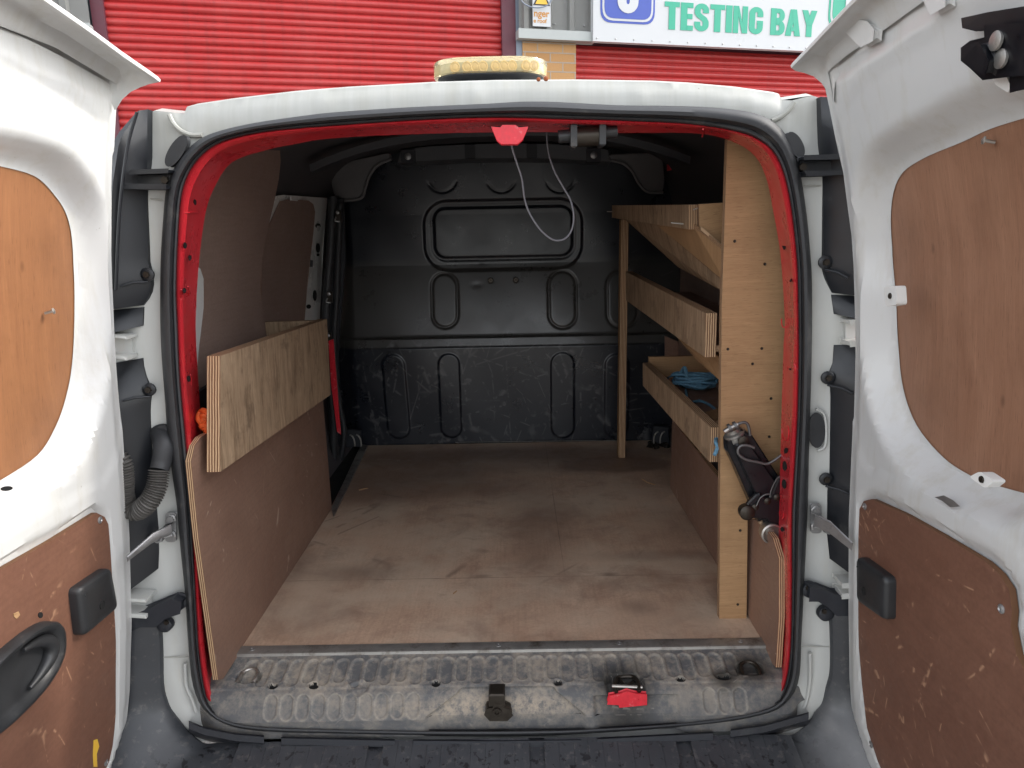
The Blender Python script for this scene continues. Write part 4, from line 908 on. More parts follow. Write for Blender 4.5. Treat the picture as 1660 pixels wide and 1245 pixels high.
# slanted lower left slot
x0, z0 = bpx((638, 573)); x1, z1 = bpx((650, 707)); xm = x0+(Z-z0)/(z1-z0)*(x1-x0)
d = rr2(X-xm, Z, 0, (z0+z1)/2, .050, (z0-z1)/2, .049); Yb += -.005*smooth01((.004-d)/.010)
for cx_ in (714, 812, 910):
    x_, z_ = bpx((cx_, 285)); r = np.hypot(X-x_, Z-z_); Yb += groove(r-.062, .006, .0022)*smooth01((z_-.01-Z)/.03)
x_, z_ = bpx((772, 463)); Yb += .0012*np.exp(-(((X-x_)/.02)**2+((Z-z_)/.012)**2))
for p in ((780, 425), (640, 560)):
    x_, z_ = bpx(p); Yb += .001*np.exp(-(((X-x_)/.012)**2+((Z-z_)/.012)**2))
# gentle overall waviness
Yb += .0016*np.sin(X*7.3+1.)*np.sin(Z*9.1)+.001*np.sin(X*17+Z*11)
# left side falls back toward the door pillar
Yb += .06*smooth01((-.66-X)/.10)
mb = MB(); mb.v = [Vector(p) for p in np.stack([X.ravel(), Yb.ravel(), Z.ravel()], 1)]
mb.f = [(j*NXb+i, j*NXb+i+1, (j+1)*NXb+i+1, (j+1)*NXb+i) for j in range(NZb-1) for i in range(NXb-1)]
mb.mats = [m['bulk']]; mb.m = [0]*len(mb.f); mb.uv = [None]*len(mb.f); mb.sm = [True]*len(mb.f)
BH = mb.build('bulkhead', VAN, sharp=80)
for p in ((795, 455), (836, 454)):
    mb = MB(); q = hy(p, YB+.012); mb.lathe(q, (0, -1, 0), [(.013, -.008), (.013, .001), (.010, .002), (.009, -.002), (.004, -.002), (.003, .003)], m['darkmetal'], 16); mb.build('bulkhead_screw', BH)
# beam along the top and corner gussets
mb = MB(); P = [(650, 243), (690, 238), (760, 234), (830, 232), (900, 234), (960, 239), (985, 243)]; Pb = [(645, 263), (690, 261), (760, 257), (830, 256), (900, 257), (960, 260), (990, 262)]
A = resample([hy(p, 1.70) for p in P], 30); B = resample([hy(p, 1.70) for p in Pb], 30)
mb.loft([[v+Vector((0, .08, .02)) for v in A], A, B, [v+Vector((0, .08, -.01)) for v in B]], m['greybeam'])
for cx_, wd in ((662, 11), (762, 8), (862, 8), (962, 11)):
    yy = float(np.interp(cx_, [650, 760, 830, 900, 985], [243, 234, 232, 234, 242])); q = hy((cx_, yy+12), 1.70); w = wd*.0026
    mb.box(q+Vector((-w, -.012, -.028)), q+Vector((w, .02, .028)), m['dark'], bevel=.003)
    if wd == 11: mb.lathe(q+Vector((0, -.012, 0)), (0, -1, 0), [(.014, 0), (.014, .004), (.007, .007)], m['zinc'], 12)
mb.build('roof_beam', VAN)
for side_ in (0, 1):
    P = [(536, 250), (560, 262), (632, 247), (634, 258), (612, 268), (600, 283), (592, 305), (584, 322), (545, 326), (537, 300)] if side_ == 0 else [(985, 250), (1060, 247), (1074, 243), (1078, 292), (1075, 312), (1050, 311), (1036, 298), (1025, 278), (1010, 265), (990, 260)]
    mb = MB(); mb.prism([hy(p, 1.66) for p in P], (0, .03, 0), m['greygusset'], bevel=.004, rnd=.02)
    mb.tube([hy(p, 1.652) for p in (P[3:9] if side_ == 0 else P[4:10])], .006, m['greygusset'], 8)
    if side_: mb.prism([hy(p, 1.64) for p in ((1081, 247), (1089, 250), (1091, 275), (1083, 277))], (0, .02, 0), m['redclip'])
    mb.build('roof_gusset', VAN)
# floor brackets with curled tabs in the far corners
for c, s_ in (((573, 710), 1), ((1072, 705), -1)):
    mb = MB(); q = hy(c, 1.66)
    mb.prism([hy((c[0]-12, c[1]-15), 1.66), hy((c[0]+12, c[1]-12), 1.66), hy((c[0]+13, c[1]+14), 1.66), hy((c[0]-16, c[1]+16), 1.66)], (0, .01, 0), m['plastic'], bevel=.002)
    for dx in (-.012, .016):
        mb.tube([q+Vector((dx*s_, -.01, .018)), q+Vector((dx*s_+.012*s_, -.014, .010)), q+Vector((dx*s_+.018*s_, -.012, -.01)), q+Vector((dx*s_+.018*s_, -.01, -.035))], .0035, m['steel'], 8)
    mb.build('floor_anchor', VAN)
mb = MB(); mb.tube([hz((738, 717), .604), hz((900, 715), .604), hz((1000, 714), .604)], .0022, m['alu'], 6, spline=False); mb.build('bright_strip', VAN)
# ---- upper left lining and sliding door
def xw(z): return -.715+.085*max(0., (z-1.35)/.4)**1.5
def onwall(p, off=0.):
    x = -.70
    for _ in range(14):
        q = hx(p, x); x = .5*x+.5*(xw(q.z)+off)
    return q
def wallsheet(P, off, mat, step=.03, th_=.008):
    Q = [onwall(p, off) for p in P]; O = [(q.y, q.z) for q in Q]
    def fn(v): return np.array([(xw(z)+off, y, z) for y, z in v])
    mb = MB().sheet(O, [], step, fn, mat, uvf=lambda q: (q[0], q[1]))
    Q2 = [Vector((xw(q.z)+off, q.y, q.z)) for q in Q]
    mb.loft([Q2+[Q2[0]], [q+Vector((-th_, 0, 0)) for q in Q2+[Q2[0]]]], m['pedge3'] if th_ > .007 else mat, smooth=False); return mb
UL = [(318, 700), (318, 640), (322, 560), (329, 500), (329, 452), (324, 436), (316, 430), (322, 380), (326, 330), (338, 280), (360, 248), (400, 226), (453, 226), (455, 262), (452, 290), (444, 330), (434, 372), (426, 410), (423, 445), (424, 490), (428, 535), (440, 560), (460, 600), (470, 640), (440, 680)]
wallsheet(UL, 0, m['lining_up']).build('upper_lining', VAN, sharp=60)
wp = [(312, 425), (325, 436), (330, 452), (330, 500), (323, 560), (316, 640), (308, 640), (306, 500)]
wallsheet(wp, .004, m['white_inner'], th_=.002).build('bare_body_patch', VAN)
SDo = [(446, 318), (460, 316), (531, 321), (527, 360), (522, 440), (519, 500), (518, 530), (500, 560), (430, 560), (424, 470), (434, 380)]
Q = [onwall(p, -.03) for p in SDo]
mb = wallsheet(SDo, -.042, m['white_inner'], th_=.004); 
SD = mb.build('sliding_door_frame', VAN, sharp=60)
wallsheet([(455, 326), (470, 323), (500, 325), (508, 331), (511, 343), (508, 378), (503, 420), (497, 480), (494, 517), (490, 560), (432, 560), (420, 480), (430, 380)], -.036, m['lining_up'], th_=.004).build('window_blank', SD, sharp=60)
for p, rx, ry in (((515, 366), 4, 4), ((515, 402), 3, 8), ((515, 413), 2, 2.5), ((510, 479), 3, 9), ((500, 497), 3.5, 3.5)):
    c = onwall(p, -.040); P = [onwall(q, -.040) for q in ellipse(p, rx, ry, 14)]; MB().prism(P, (.002, 0, 0), m['hole']).build('punched_hole', SD)
mb = MB(); mb.prism([onwall(p, -.039) for p in ((500, 421), (507, 422), (506, 433), (499, 432))], (.002, 0, 0), m['greybeam']); mb.build('door_frame_label', SD); mb = MB(); mb.lathe(onwall((515, 366), -.041), (1, 0, 0), [(.022, 0), (.021, .003), (.012, .003)], m['white_door'], 20); mb.build('door_frame_boss', SD); mb = MB()
mb.prism([onwall(p, -.02) for p in ((470, 318), (481, 319), (481, 326), (470, 325))], (.004, 0, 0), m['whiteclip']); mb.build('door_frame_clip', SD)
# black pillar trim and rubber beside the sliding door
mb = MB()
mb.tube([hy(p, 1.50) for p in ((540, 318), (536, 400), (530, 480), (528, 560), (536, 640), (541, 700), (540, 760), (538, 800))], .016, m['rubber'], 12)
mb.prism([hy(p, 1.60) for p in ((530, 318), (556, 322), (560, 420), (548, 560), (552, 700), (556, 735), (535, 770), (532, 560))], (0, .02, 0), m['plastic'], bevel=.003)
mb.tube([hy(p, 1.56) for p in ((552, 330), (549, 400), (546, 480), (542, 560), (548, 640), (558, 700), (552, 745))], .012, m['rubber'], 10)
mb.build('pillar_trim', VAN)
for p in ((549, 350), (535, 481), (534, 548)):
    mb = MB(); q = hy(p, 1.47); mb.prism([q+Vector((-.012, 0, -.022)), q+Vector((.010, 0, -.022)), q+Vector((.012, 0, .02)), q+Vector((-.006, 0, .024))], (0, -.012, 0), m['darkmetal'], bevel=.002); mb.lathe(q+Vector((0, -.012, .012)), (0, -1, 0), [(.007, 0), (.007, .004), (.003, .006)], m['zinc'], 10); mb.tube([q+Vector((-.006, -.016, -.004)), q+Vector((-.010, -.02, -.018)), q+Vector((.006, -.018, -.022))], .003, m['zinc'], 6); mb.build('door_catch', VAN)
mb = MB(); mb.prism([hy(p, 1.38) for p in ((532, 553), (540, 550), (544, 600), (551, 690), (552, 705), (546, 700), (536, 620))], (0, .012, 0), m['redclip'], bevel=.002); mb.build('red_pillar_edge', VAN)
mb = MB(); mb.prism([hx(p, -.70) for p in ((318, 640), (345, 620), (350, 700), (318, 720))], (-.01, 0, 0), m['plastic']); mb.build('belt_rail', VAN)
# ---- roof striker, lock cylinder
mb = MB(); P = [(801, 211), (812, 212), (816, 208), (835, 208), (840, 212), (852, 211), (845, 227), (838, 233), (814, 233), (808, 228)]
mb.prism([rp(p, .012) for p in P], (0, -.022, 0), m['redclip'], bevel=.003); mb.prism([rp(p, .03) for p in ((795, 206), (858, 206), (842, 234), (812, 234))], (0, -.012, 0), m['hole'])
mb.build('roof_striker', VAN)
mb = MB(); a_ = rp((905, 222), .045); b_ = rp((1000, 213), .045)
mb.tube([a_, b_], .012, m['grip'], 14, spline=False); c0 = rp((934, 222), .045); c1 = rp((972, 220), .045)
mb.tube([c0, c1], .0185, m['darkmetal'], 18, spline=False)
for q in (rp((929, 222), .045), rp((975, 219), .045)): mb.box(q-Vector((.006, .022, .022)), q+Vector((.006, .022, .022)), m['grip'], bevel=.003)
mb.build('roof_lock', VAN)
# ================================================================ REAR DOORS
ZZ = [.40, .42, .56, .77, .96, 1.15, 1.31, 1.49, 1.62, 1.75, 1.84, 2.0]
XLs = [-.816, -.81, -.768, -.735, -.716, -.703, -.692, -.675, -.656, -.632, -.612, -.57]
XRs = [.750, .744, .707, .688, .675, .668, .657, .637, .608, .572, .543, .49]
def XD(z, sd_): return np.interp(z, ZZ, XLs if sd_ < 0 else XRs)
def ds(p, sd_, w=0.):       # photo point -> (y, z) on the inner door skin
    z = 1.0
    for _ in range(40): q = hx(p, float(XD(z, sd_))-sd_*w*1.); z = .5*z+.5*min(2.2, max(.3, q.z))
    return (q.y, q.z)
def dp(q, sd_, w=0.): return Vector((float(XD(q[1], sd_))-sd_*w, q[0], q[1]))      # w > 0 towards the middle of the van
DOORS = []
def make_door(sd_, yfree, win, low, cap_edge, label):
    O = [(-.004, 1.778), (-.004, 1.4), (-.004, 1.0), (-.006, .62), (-.02, .53), (-.05, .46), (-.10, .43), (yfree+.05, .42), (yfree+.01, .44), (yfree, .50), (yfree, 1.2), (yfree+.01, 1.78), (yfree+.03, 1.83), (yfree+.15, 1.822), (-.30, 1.805), (-.15, 1.795), (-.04, 1.785)]
    win = [tuple(x) for x in win]; low = [tuple(x) for x in low]
    LO = np.array(low); WO = np.array(win); OO = np.array(O)
    def fn(v):
        d = polydist(v, OO); dw = polydist(v, WO); dl = polydist(v, LO); inl = inside(v, LO)
        w = -.005*smooth01((.030-d)/.006)-.003*smooth01((.012-d)/.004)
        w = w-.046*smooth01((.044-dw)/.040)*np.where(d > .02, 1, .3)
        w = w-.0025*smooth01((.125-dw)/.006)*np.where(dl > .05, 1, 0)
        dl2 = np.where(inl, 0, dl); w = w-.009*smooth01((.016-dl2)/.008)
        w = w+.0012*np.sin(v[:, 0]*23+v[:, 1]*7)*smooth01((dw-.06)/.05)
        return np.c_[XD(v[:, 1], sd_)-sd_*w, v[:, 0], v[:, 1]]
    mb = MB().sheet(O, [win], .009, fn, m['white_door'])
    Oc = [Vector(p) for p in fn(np.array([q for i in range(len(O)) for q in [tuple((1-t)*np.array(O[i])+t*np.array(O[(i+1) % len(O)])) for t in np.linspace(0, 1, 8)[:-1]]]))]
    mb.loft([Oc, [v+Vector((sd_*.006, .002 if v.y > -.1 else 0, 0)) for v in Oc], [v+Vector((sd_*.045, 0, 0)) for v in Oc], [v+Vector((sd_*.055, -.012 if v.y > -.1 else .012, 0)) for v in Oc]], m['white_door'], closed=True)
    mb.sheet([(y, z) for y, z in O], [], .06, lambda v: np.c_[XD(v[:, 1], sd_)+sd_*.074, v[:, 0], v[:, 1]], m['white'])
    # roof cap flange
    CR = [dp(ds(p, sd_), sd_) for p in cap_edge[0]]; ED = cap_edge[1]
    CR = resample(CR, 40); ED = resample(ED, 40); rows = []
    for t, up in ((0, 0), (.10, .004), (.25, .016), (.5, .017), (.75, .009), (.92, .0015), (1., 0.), (1.02, .004), (.98, .008), (.5, .022), (-.2, .012), (-.55, -.03)):
        rows.append([a_.lerp(b_, t)+Vector((0, 0, up*min(1, i/5))) for i, (a_, b_) in enumerate(zip(CR, ED))])
    mb.loft(rows, m['white_door'])
    d = mb.build('rear_door', VAN, sharp=38, label=label)
    # window blank
    wc = np.array(win).mean(0); W2 = [tuple(wc+(np.array(q)-wc)*1.05) for q in win]
    mat = m['orangeply'] if sd_ < 0 else m['brownply']
    mb = MB().sheet(W2, [], .03, lambda v: np.c_[XD(v[:, 1], sd_)+sd_*.050, v[:, 0], v[:, 1]], mat, uvf=lambda q: (q[1], q[0])); 
    wb = mb.build('window_blank', d, sharp=60)
    mb = MB(); Ls = [tuple(q) for q in low]
    mb.sheet(Ls, [], .03, lambda v: np.c_[XD(v[:, 1], sd_)-sd_*.002, v[:, 0], v[:, 1]], m['doorlining'], uvf=lambda q: (q[1], q[0]))
    L3_ = [dp(q, sd_, .002) for q in Ls+[Ls[0]]]; mb.loft([L3_, [v+Vector((sd_*.009, 0, 0)) for v in L3_]], m['pedge3'], smooth=False)
    lb_ = mb.build('lining_board', d, sharp=60)
    return d, wb, lb_
wl = [ds(p, -1, -.044) for p in ((0, 268), (60, 285), (92, 315), (113, 350), (122, 400), (125, 480), (122, 580), (112, 640), (95, 690), (65, 738), (0, 782))]
wl = cm2(wl, False, 5); yF = -.66
wl = wl+[(-.45, 1.19), (-.55, 1.195), (-.585, 1.23), (-.59, 1.4), (-.57, 1.60), (-.54, 1.635), (-.42, 1.635)]
ll = [ds(p, -1) for p in ((175, 1236), (186, 1157), (186, 1086), (184, 993), (179, 918), (174, 850), (168, 838), (154, 831), (80, 877), (0, 923))]
ll = ll+[(-.55, 1.075), (-.60, 1.05), (-.61, 1.0), (-.61, .58), (-.58, .50), (-.16, .49), (-.11, .50)]
capL = ([(187, 178), (188, 158), (190, 137), (150, 113), (90, 77), (0, 42), (-120, -20), (-300, -100)],
        [hy((189, 176), -.024), hy((197, 162), -.02), hy((213, 148), -.014), hy((238, 137), -.016), hy((260, 133), -.02), hx((200, 92), -.552), hx((150, 55), -.552), hx((71, 0), -.552), Vector((-.552, -.45, 1.838)), Vector((-.552, -.66, 1.842))])
dL, wbL, lbL = make_door(-1, -.68, wl, ll, capL, 'rear door hinged beside the wiring hose, sunlit with an orange window panel and an oval inner handle')
wr = [ds(p, 1, -.044) for p in ((1660, 190), (1600, 209), (1555, 230), (1490, 258), (1455, 285), (1441, 330), (1442, 400), (1448, 480), (1452, 560), (1460, 630), (1482, 690), (1525, 742), (1570, 772), (1600, 784), (1660, 801))]
wr = cm2(wr, False, 5)
wr = wr+[(-.52, 1.22), (-.54, 1.26), (-.545, 1.4), (-.535, 1.6), (-.52, 1.635)]
lr = [ds(p, 1) for p in ((1425, 1235), (1407, 1180), (1399, 1110), (1394, 1050), (1393, 1000), (1393, 900), (1395, 825), (1402, 812), (1415, 809), (1470, 834), (1530, 868), (1600, 910), (1622, 930), (1638, 955), (1643, 990), (1641, 1015), (1650, 1060), (1662, 1085))]
lr = lr+[(-.55, .92), (-.56, .85), (-.56, .56), (-.53, .49), (-.2, .48)]
capR = ([(1351, 165), (1347, 140), (1342, 115), (1375, 88), (1420, 58), (1500, 0), (1640, -80), (1800, -170)],
        [hy((1349, 163), -.024), hy((1337, 140), -.02), hy((1322, 125), -.014), hy((1300, 117), -.016), hy((1280, 113), -.02), hx((1310, 82), .511), hx((1340, 50), .511), hx((1380, 8), .511), Vector((.511, -.45, 1.842)), Vector((.511, -.60, 1.846))])
dR, wbR, lbR = make_door(1, -.60, wr, lr, capR, 'shaded rear door beside the trolley jack, with a pink-brown window panel, white clips and a black latch')
def onD(P, sd_, w, t, mat, nm, par, bevel=.001, rnd=0., mb=None, build=True, edge=None):
    mb = mb or MB(); mb.prism([dp(ds(p, sd_, w+t), sd_, w) for p in P], (-sd_*t, 0, 0), m[mat], edge, bevel=bevel, rnd=rnd)
    return mb.build(nm, par) if build else mb
def screw(p, sd_, par, w=.002, r=.0065, nm='screw'):
    q = dp(ds(p, sd_), sd_, w); mb = MB().lathe(q, (-sd_, 0, 0), [(r, 0), (r, .001), (r*.55, .0025), (r*.35, .0012)], m['zinc'], 12); mb.build(nm, par)
for p in ((160, 843), (170, 1236)): screw(p, -1, lbL)
for p in ((1404, 821), (1626, 987), (1414, 1207)): screw(p, 1, lbR)
# grips: rounded black blocks
def grip(P, sd_, hole, par):
    q = [ds(p, sd_, .020) for p in P]; base = [dp(a_, sd_, .002) for a_ in q]; N = roundpoly(base, .012, 4); n = Vector((-sd_, 0, 0)); c = sum(N, Vector())/len(N)
    rows = [[v.lerp(c, k)+n*w for v in N] for k, w in ((0, 0), (0, .012), (.03, .017), (.10, .020), (.35, .0215), (.98, .0215))]
    mb = MB().loft(rows, m['grip'], closed=True); h = dp(ds(hole, sd_, .022), sd_, .0237); mb.lathe(h, n, [(.0075, 0), (.0075, .0008), (.006, .0002)], m['hole'], 14)
    mb.tube([rows[3][0].lerp(c, .1)+n*.004, rows[3][0].lerp(c, .45)+n*.004+Vector((0, 0, .012)), rows[3][len(N)//2].lerp(c, .3)+n*.004], .0012, m['grip'], 6)
    return mb.build('door_grip', par, sharp=45)
grip([(127, 955), (180, 919), (192, 985), (136, 1033)], -1, (164, 981), lbL)
grip([(1388, 901), (1436, 937), (1435, 1007), (1389, 974)], 1, (1402, 958), lbR)
# inner handle
hc = (-.362, .892); n = Vector((1, 0, 0))
def hel(a_, b_, w, k=40): return [dp((hc[0]+a_*np.sign(math.cos(t))*abs(math.cos(t))**.8, hc[1]+b_*np.sign(math.sin(t))*abs(math.sin(t))**.8), -1, w) for t in np.linspace(0, 2*math.pi, k+1)[:-1]]
mb = MB().loft([hel(.110, .060, .001), hel(.109, .059, .016), hel(.105, .056, .021), hel(.098, .050, .0205), hel(.092, .045, .012), hel(.084, .038, .0055), hel(.03, .013, .0045), hel(.0004, .0004, .0042)], m['grip'], closed=True); HD = mb.build('inner_handle', lbL, sharp=60)
mb = MB(); e = [dp((hc[0]+.080*math.cos(t), hc[1]+.036*math.sin(t)), -1, .012) for t in np.linspace(-1.25, 1.35, 11)]; mb.tube(e, .010, m['grip'], 14, rfun=lambda t: .003+.009*math.sin(math.pi*min(1, max(0, t)))); mb.build('lever', HD)
# holes and marks on the sunlit door
onD(ellipse((11, 792), 10, 4, 14, -.1), -1, .0002, .0006, 'hole', 'drain_hole', dL, 0)
onD([(22, 995), (30, 991), (33, 997), (27, 1003), (23, 1000)], -1, .0025, .0006, 'tan', 'chip', lbL, 0)
onD(ellipse((66, 977+20), 4, 5, 10), -1, .0022, .0006, 'hole', 'chip', lbL, 0)
onD([(152, 1200), (158, 1198), (161, 1210), (157, 1222), (158, 1243), (152, 1243), (151, 1225)], -1, .0022, .0005, 'yellow', 'paint_mark', lbL, 0)
# shaded door fittings
for P in ([(1433, 465), (1452, 463), (1454, 494), (1435, 497)], [(1571, 773), (1588, 764), (1612, 780), (1597, 792)]):
    mb = onD(P, 1, -.004, .016, 'whiteclip', '', None, .0, rnd=.006, build=False); c = (sum(p[0] for p in P)/len(P), sum(p[1] for p in P)/len(P))
    q = dp(ds(c, 1, .012), 1, .0125); mb.lathe(q, (-1, 0, 0), [(.005, 0), (.0045, .0015), (.002, .0005)], m['darkmetal'], 10); mb.build('panel_clip', dR)
onD([(1515, 806), (1530, 803), (1545, 811), (1556, 821), (1540, 822), (1527, 812)], 1, .0003, .0004, 'zinc', 'scuff', dR, 0)
mb = MB()
for P, w, t in (([(1560, 33), (1600, 24), (1664, 14), (1664, 46), (1604, 44), (1584, 47), (1562, 42)], .012, .004), ([(1596, 44), (1664, 42), (1664, 118), (1640, 120), (1594, 126), (1575, 108), (1560, 96), (1559, 80), (1572, 70), (1597, 64)], .0, .028), ([(1638, 118), (1664, 116), (1664, 140), (1640, 146)], .0, .018), ([(1560, 80), (1585, 72), (1600, 100), (1596, 118), (1575, 106), (1561, 95)], .028, .012)):
    mb = onD(P, 1, w, t, 'jack', '', None, .0025, mb=mb, build=False)
LK = mb.build('latch', dR)
for p in ((1617, 66), (1625, 95)): q = dp(ds(p, 1, .028), 1, .028); MB().lathe(q, (-1, 0, 0), [(.010, 0), (.010, .003), (.006, .0045)], m['alu'], 18).build('rivet', LK)
for P in ([(1374, 52), (1390, 37), (1404, 39), (1414, 50), (1414, 62), (1396, 72)], [(1500, 2), (1528, -12), (1530, 6), (1510, 18)]): onD(P, 1, .0, .012, 'white_door', 'top_lug', dR, .004)
onD([(1606, 120), (1626, 118), (1636, 140), (1634, 146), (1616, 135)], 1, .0, .010, 'whiteclip', 'latch_guide', dR, .002)
# screw hooks holding the window blanks
for p, sd_, q2 in (((118, 507), -1, (133, 506)), ((1554, 232), 1, (1556, 222))):
    a_ = dp(ds(p, sd_), sd_, -.046); b_ = a_+Vector((-sd_*.012, .003, .003)); mb = MB().tube([a_, a_.lerp(b_, .5), b_], .0022, m['steel'], 8); mb.lathe(b_, (b_-a_), [(.005, 0), (.005, .0015), (.002, .003)], m['steel'], 12); mb.build('retaining_screw', wbL if sd_ < 0 else wbR)
# ================================================================ LOOSE THINGS
# ---- plywood bin on the left
BIN = empty('plywood_bin', (-.57, .5, 1.02), label='open-topped plywood bin of two weathered boards against the wall opposite the shelves', cat='bin')
F_ = [hx((357, 577), -.56), hx((530, 517), -.56), hx((536, 640), -.56), hx((357, 765), -.56)]
mb = MB(); mb.prism(F_, (-.0275, 0, 0), m['tan_worn'], m['pedge'], gdir=(0, .1, 1)); mb.build('front_board', BIN)
zt = F_[1].z; yb = F_[1].y
mb = MB(); mb.prism([(-.588, yb-.004, zt-.002), (-.76, yb-.004, zt-.004), (-.76, yb-.004, zt-.24), (-.588, yb-.004, zt-.24)], (0, -.018, 0), m['tan_worn'], m['pedge'], gdir=(0, 0, 1)); mb.build('end_board', BIN)
# ---- orange strap end tucked behind it
mb = MB(); c = hy((333, 684), .13)
for k in range(4):
    r = .010+.002*k; mb.tube([c+Vector((r*math.cos(t)*.8, .006*math.sin(2*t+k), (k-1.5)*.008+r*math.sin(t)*.8)) for t in np.linspace(0, 2*math.pi, 9)[:-1]], .006, m['orange'], 8, closed=True)
mb.build('ratchet_strap', label='small crumpled bundle of orange strap tucked behind the weathered bin board', cat='strap')
# ---- shelving unit on the right
SH = empty('shelving_unit', (.6, .9, .6), label='plywood racking with a tall upright end panel, three lipped shelves and a thin far post', cat='shelving')
yP = .26
P = [(1179, 225), (1215, 240), (1250, 285), (1270, 340), (1285, 420), (1290, 530), (1290, 640), (1285, 700), (1282, 800), (1278, 842), (1212, 841), (1210, 1003), (1166, 1003), (1168, 700), (1170, 500)]
mb = MB(); mb.prism([hy(p, yP) for p in P], (0, .018, 0), m['tan'], m['pedge'], gdir=(1, 0, .02)); EP = mb.build('end_panel', SH)
for p in ((1191, 391), (1240, 428), (1180, 566), (1235, 565), (1250, 646), (1247, 708), (1190, 700), (1220, 590), (1200, 860), (1196, 980)):
    q = hy(p, yP-.0008); MB().lathe(q, (0, -1, 0), [(.0034, 0), (.003, .0008), (.0015, .0002)], m['darkmetal'], 10).build('nail_head', EP)
def lip(far, near, yf, yn, t, nm='shelf_lip', mat='tan_worn'):
    A = [hy(far[0], yf), hy(near[0], yn), hy(near[1], yn), hy(far[1], yf)]
    mb = MB(); mb.prism(A, (t, 0, 0), m[mat], m['pedge'], gdir=(0, .12, 1)); mb.build(nm, SH); return A
A1 = lip([(992, 333), (992, 353)], [(1116, 332), (1116, 372)], 1.48, .45, .022)
A2 = lip([(1014, 440), (1014, 486)], [(1144, 508), (1142, 579)], 1.50, .31, .026)
A3_ = lip([(1042, 588), (1042, 625)], [(1152, 693), (1150, 749)], 1.15, .31, .024)
mb = MB(); a_ = hy((1003, 742), 1.502); b_ = a_+Vector((.025, 0, 0)); mb.prism([(a_.x, 1.502, .601), (b_.x+.002, 1.502, .601), (b_.x+.002, 1.502, 1.56), (a_.x-.002, 1.502, 1.56)], (0, .05, 0), m['pedge'], m['tan'], gdir=(0, 0, 1))
POST = mb.build('post', SH)
# the face of the post is the plywood edge: layers run along it
me = POST.data; uvl = me.uv_layers[0].data
for poly in me.polygons:
    if abs(poly.normal.y) > .9:
        for li in poly.loop_indices: v = me.vertices[me.loops[li].vertex_index].co; uvl[li].uv = (v.z, (v.x-min(w.co.x for w in me.vertices))/.028)
# shelf decks
def deck(A, t0, x1, nm, mat='lining', h=.014):
    z0 = A[2].z+t0; z1 = A[3].z+t0; x0 = A[2].x+.026; mb = MB()
    mb.prism([(x0, A[2].y+.002, z0), (x1, A[2].y+.002, z0), (x1, A[3].y, z1), (A[3].x+.026, A[3].y, z1)], (0, 0, h), m[mat], m['pedge'], gdir=(0, 1, 0)); return mb.build(nm, SH)
deck(A2, .012, .73, 'shelf'); deck(A3_, .010, .70, 'shelf')
# far end board of the lower tray, and diagonal support boards
q = A3_[3]; mb = MB(); mb.prism([hy((1052, 579), 1.165), hy((1140, 577), 1.165), hy((1165, 578), 1.165), hy((1165, 640), 1.165), hy((1052, 612), 1.165)], (0, .018, 0), m['tan'], m['pedge'], gdir=(1, 0, 0)); mb.build('tray_end', SH)
mb = MB(); mb.prism([hy((1086, 534), .9), hy((1128, 552), .62), hy((1168, 580), .33), hy((1168, 618), .33), hy((1128, 582), .62)], (.014, 0, 0), m['tan'], m['pedge'], gdir=(0, 1, 0)); mb.build('shelf_support', SH)
# top shelf: boxed underside boards
def quad(P, Ys, nm, t=(0, 0, .010), mat='tan', gd=(1, 0, -.6)):
    mb = MB(); mb.prism([hy(p, y) for p, y in zip(P, Ys)], t, m[mat], m['pedge'], gdir=gd); return mb.build(nm, SH)
quad([(1066, 366), (1126, 370), (1175, 408), (1175, 456)], (.80, .45, .33, .33), 'top_shelf_board')
quad([(1014, 356), (1064, 364), (1168, 452), (1168, 470), (1099, 433)], (1.46, .95, .45, .45, .95), 'top_shelf_board', t=(.004, 0, .012), mat='tan_worn')
quad([(1133, 331), (1180, 328), (1180, 407), (1173, 405), (1134, 367)], (.40,)*5, 'top_shelf_cheek', t=(0, .012, 0), gd=(1, 0, .2))
mb = MB(); mb.prism([hy((1135, 367), .398), hy((1175, 400), .398), hy((1175, 406), .398), hy((1135, 373), .398)], (0, -.006, 0), m['pedge'], gdir=(1, 0, -.8)); mb.build('cheek_edge', SH)
for a_, b_ in (((1088, 361), (1108, 363)), ((1010, 352), (1028, 353)), ((984, 343), (993, 343)), ((1124, 340), (1134, 336))): MB().tube([hy(a_, .45 if a_[0] > 1050 else 1.44), hy(b_, .44 if a_[0] > 1050 else 1.43)], .0016, m['steel'], 6, spline=False).build('nail', SH)
# dark lining behind the shelves
mb = MB(); mb.prism([(.715, .3, .9), (.735, 1.7, .9), (.735, 1.7, 1.55), (.70, .3, 1.55)], (.006, 0, 0), m['lining_up'], m['pedge3'], gdir=(0, 1, 0)); mb.build('upper_lining', VAN)
mb = MB(); mb.prism([hy(p, 1.70) for p in ((1078, 545), (1115, 560), (1115, 605), (1078, 600))], (0, .01, 0), m['lining'], gdir=(0, 0, 1)); mb.build('lining_patch', VAN)
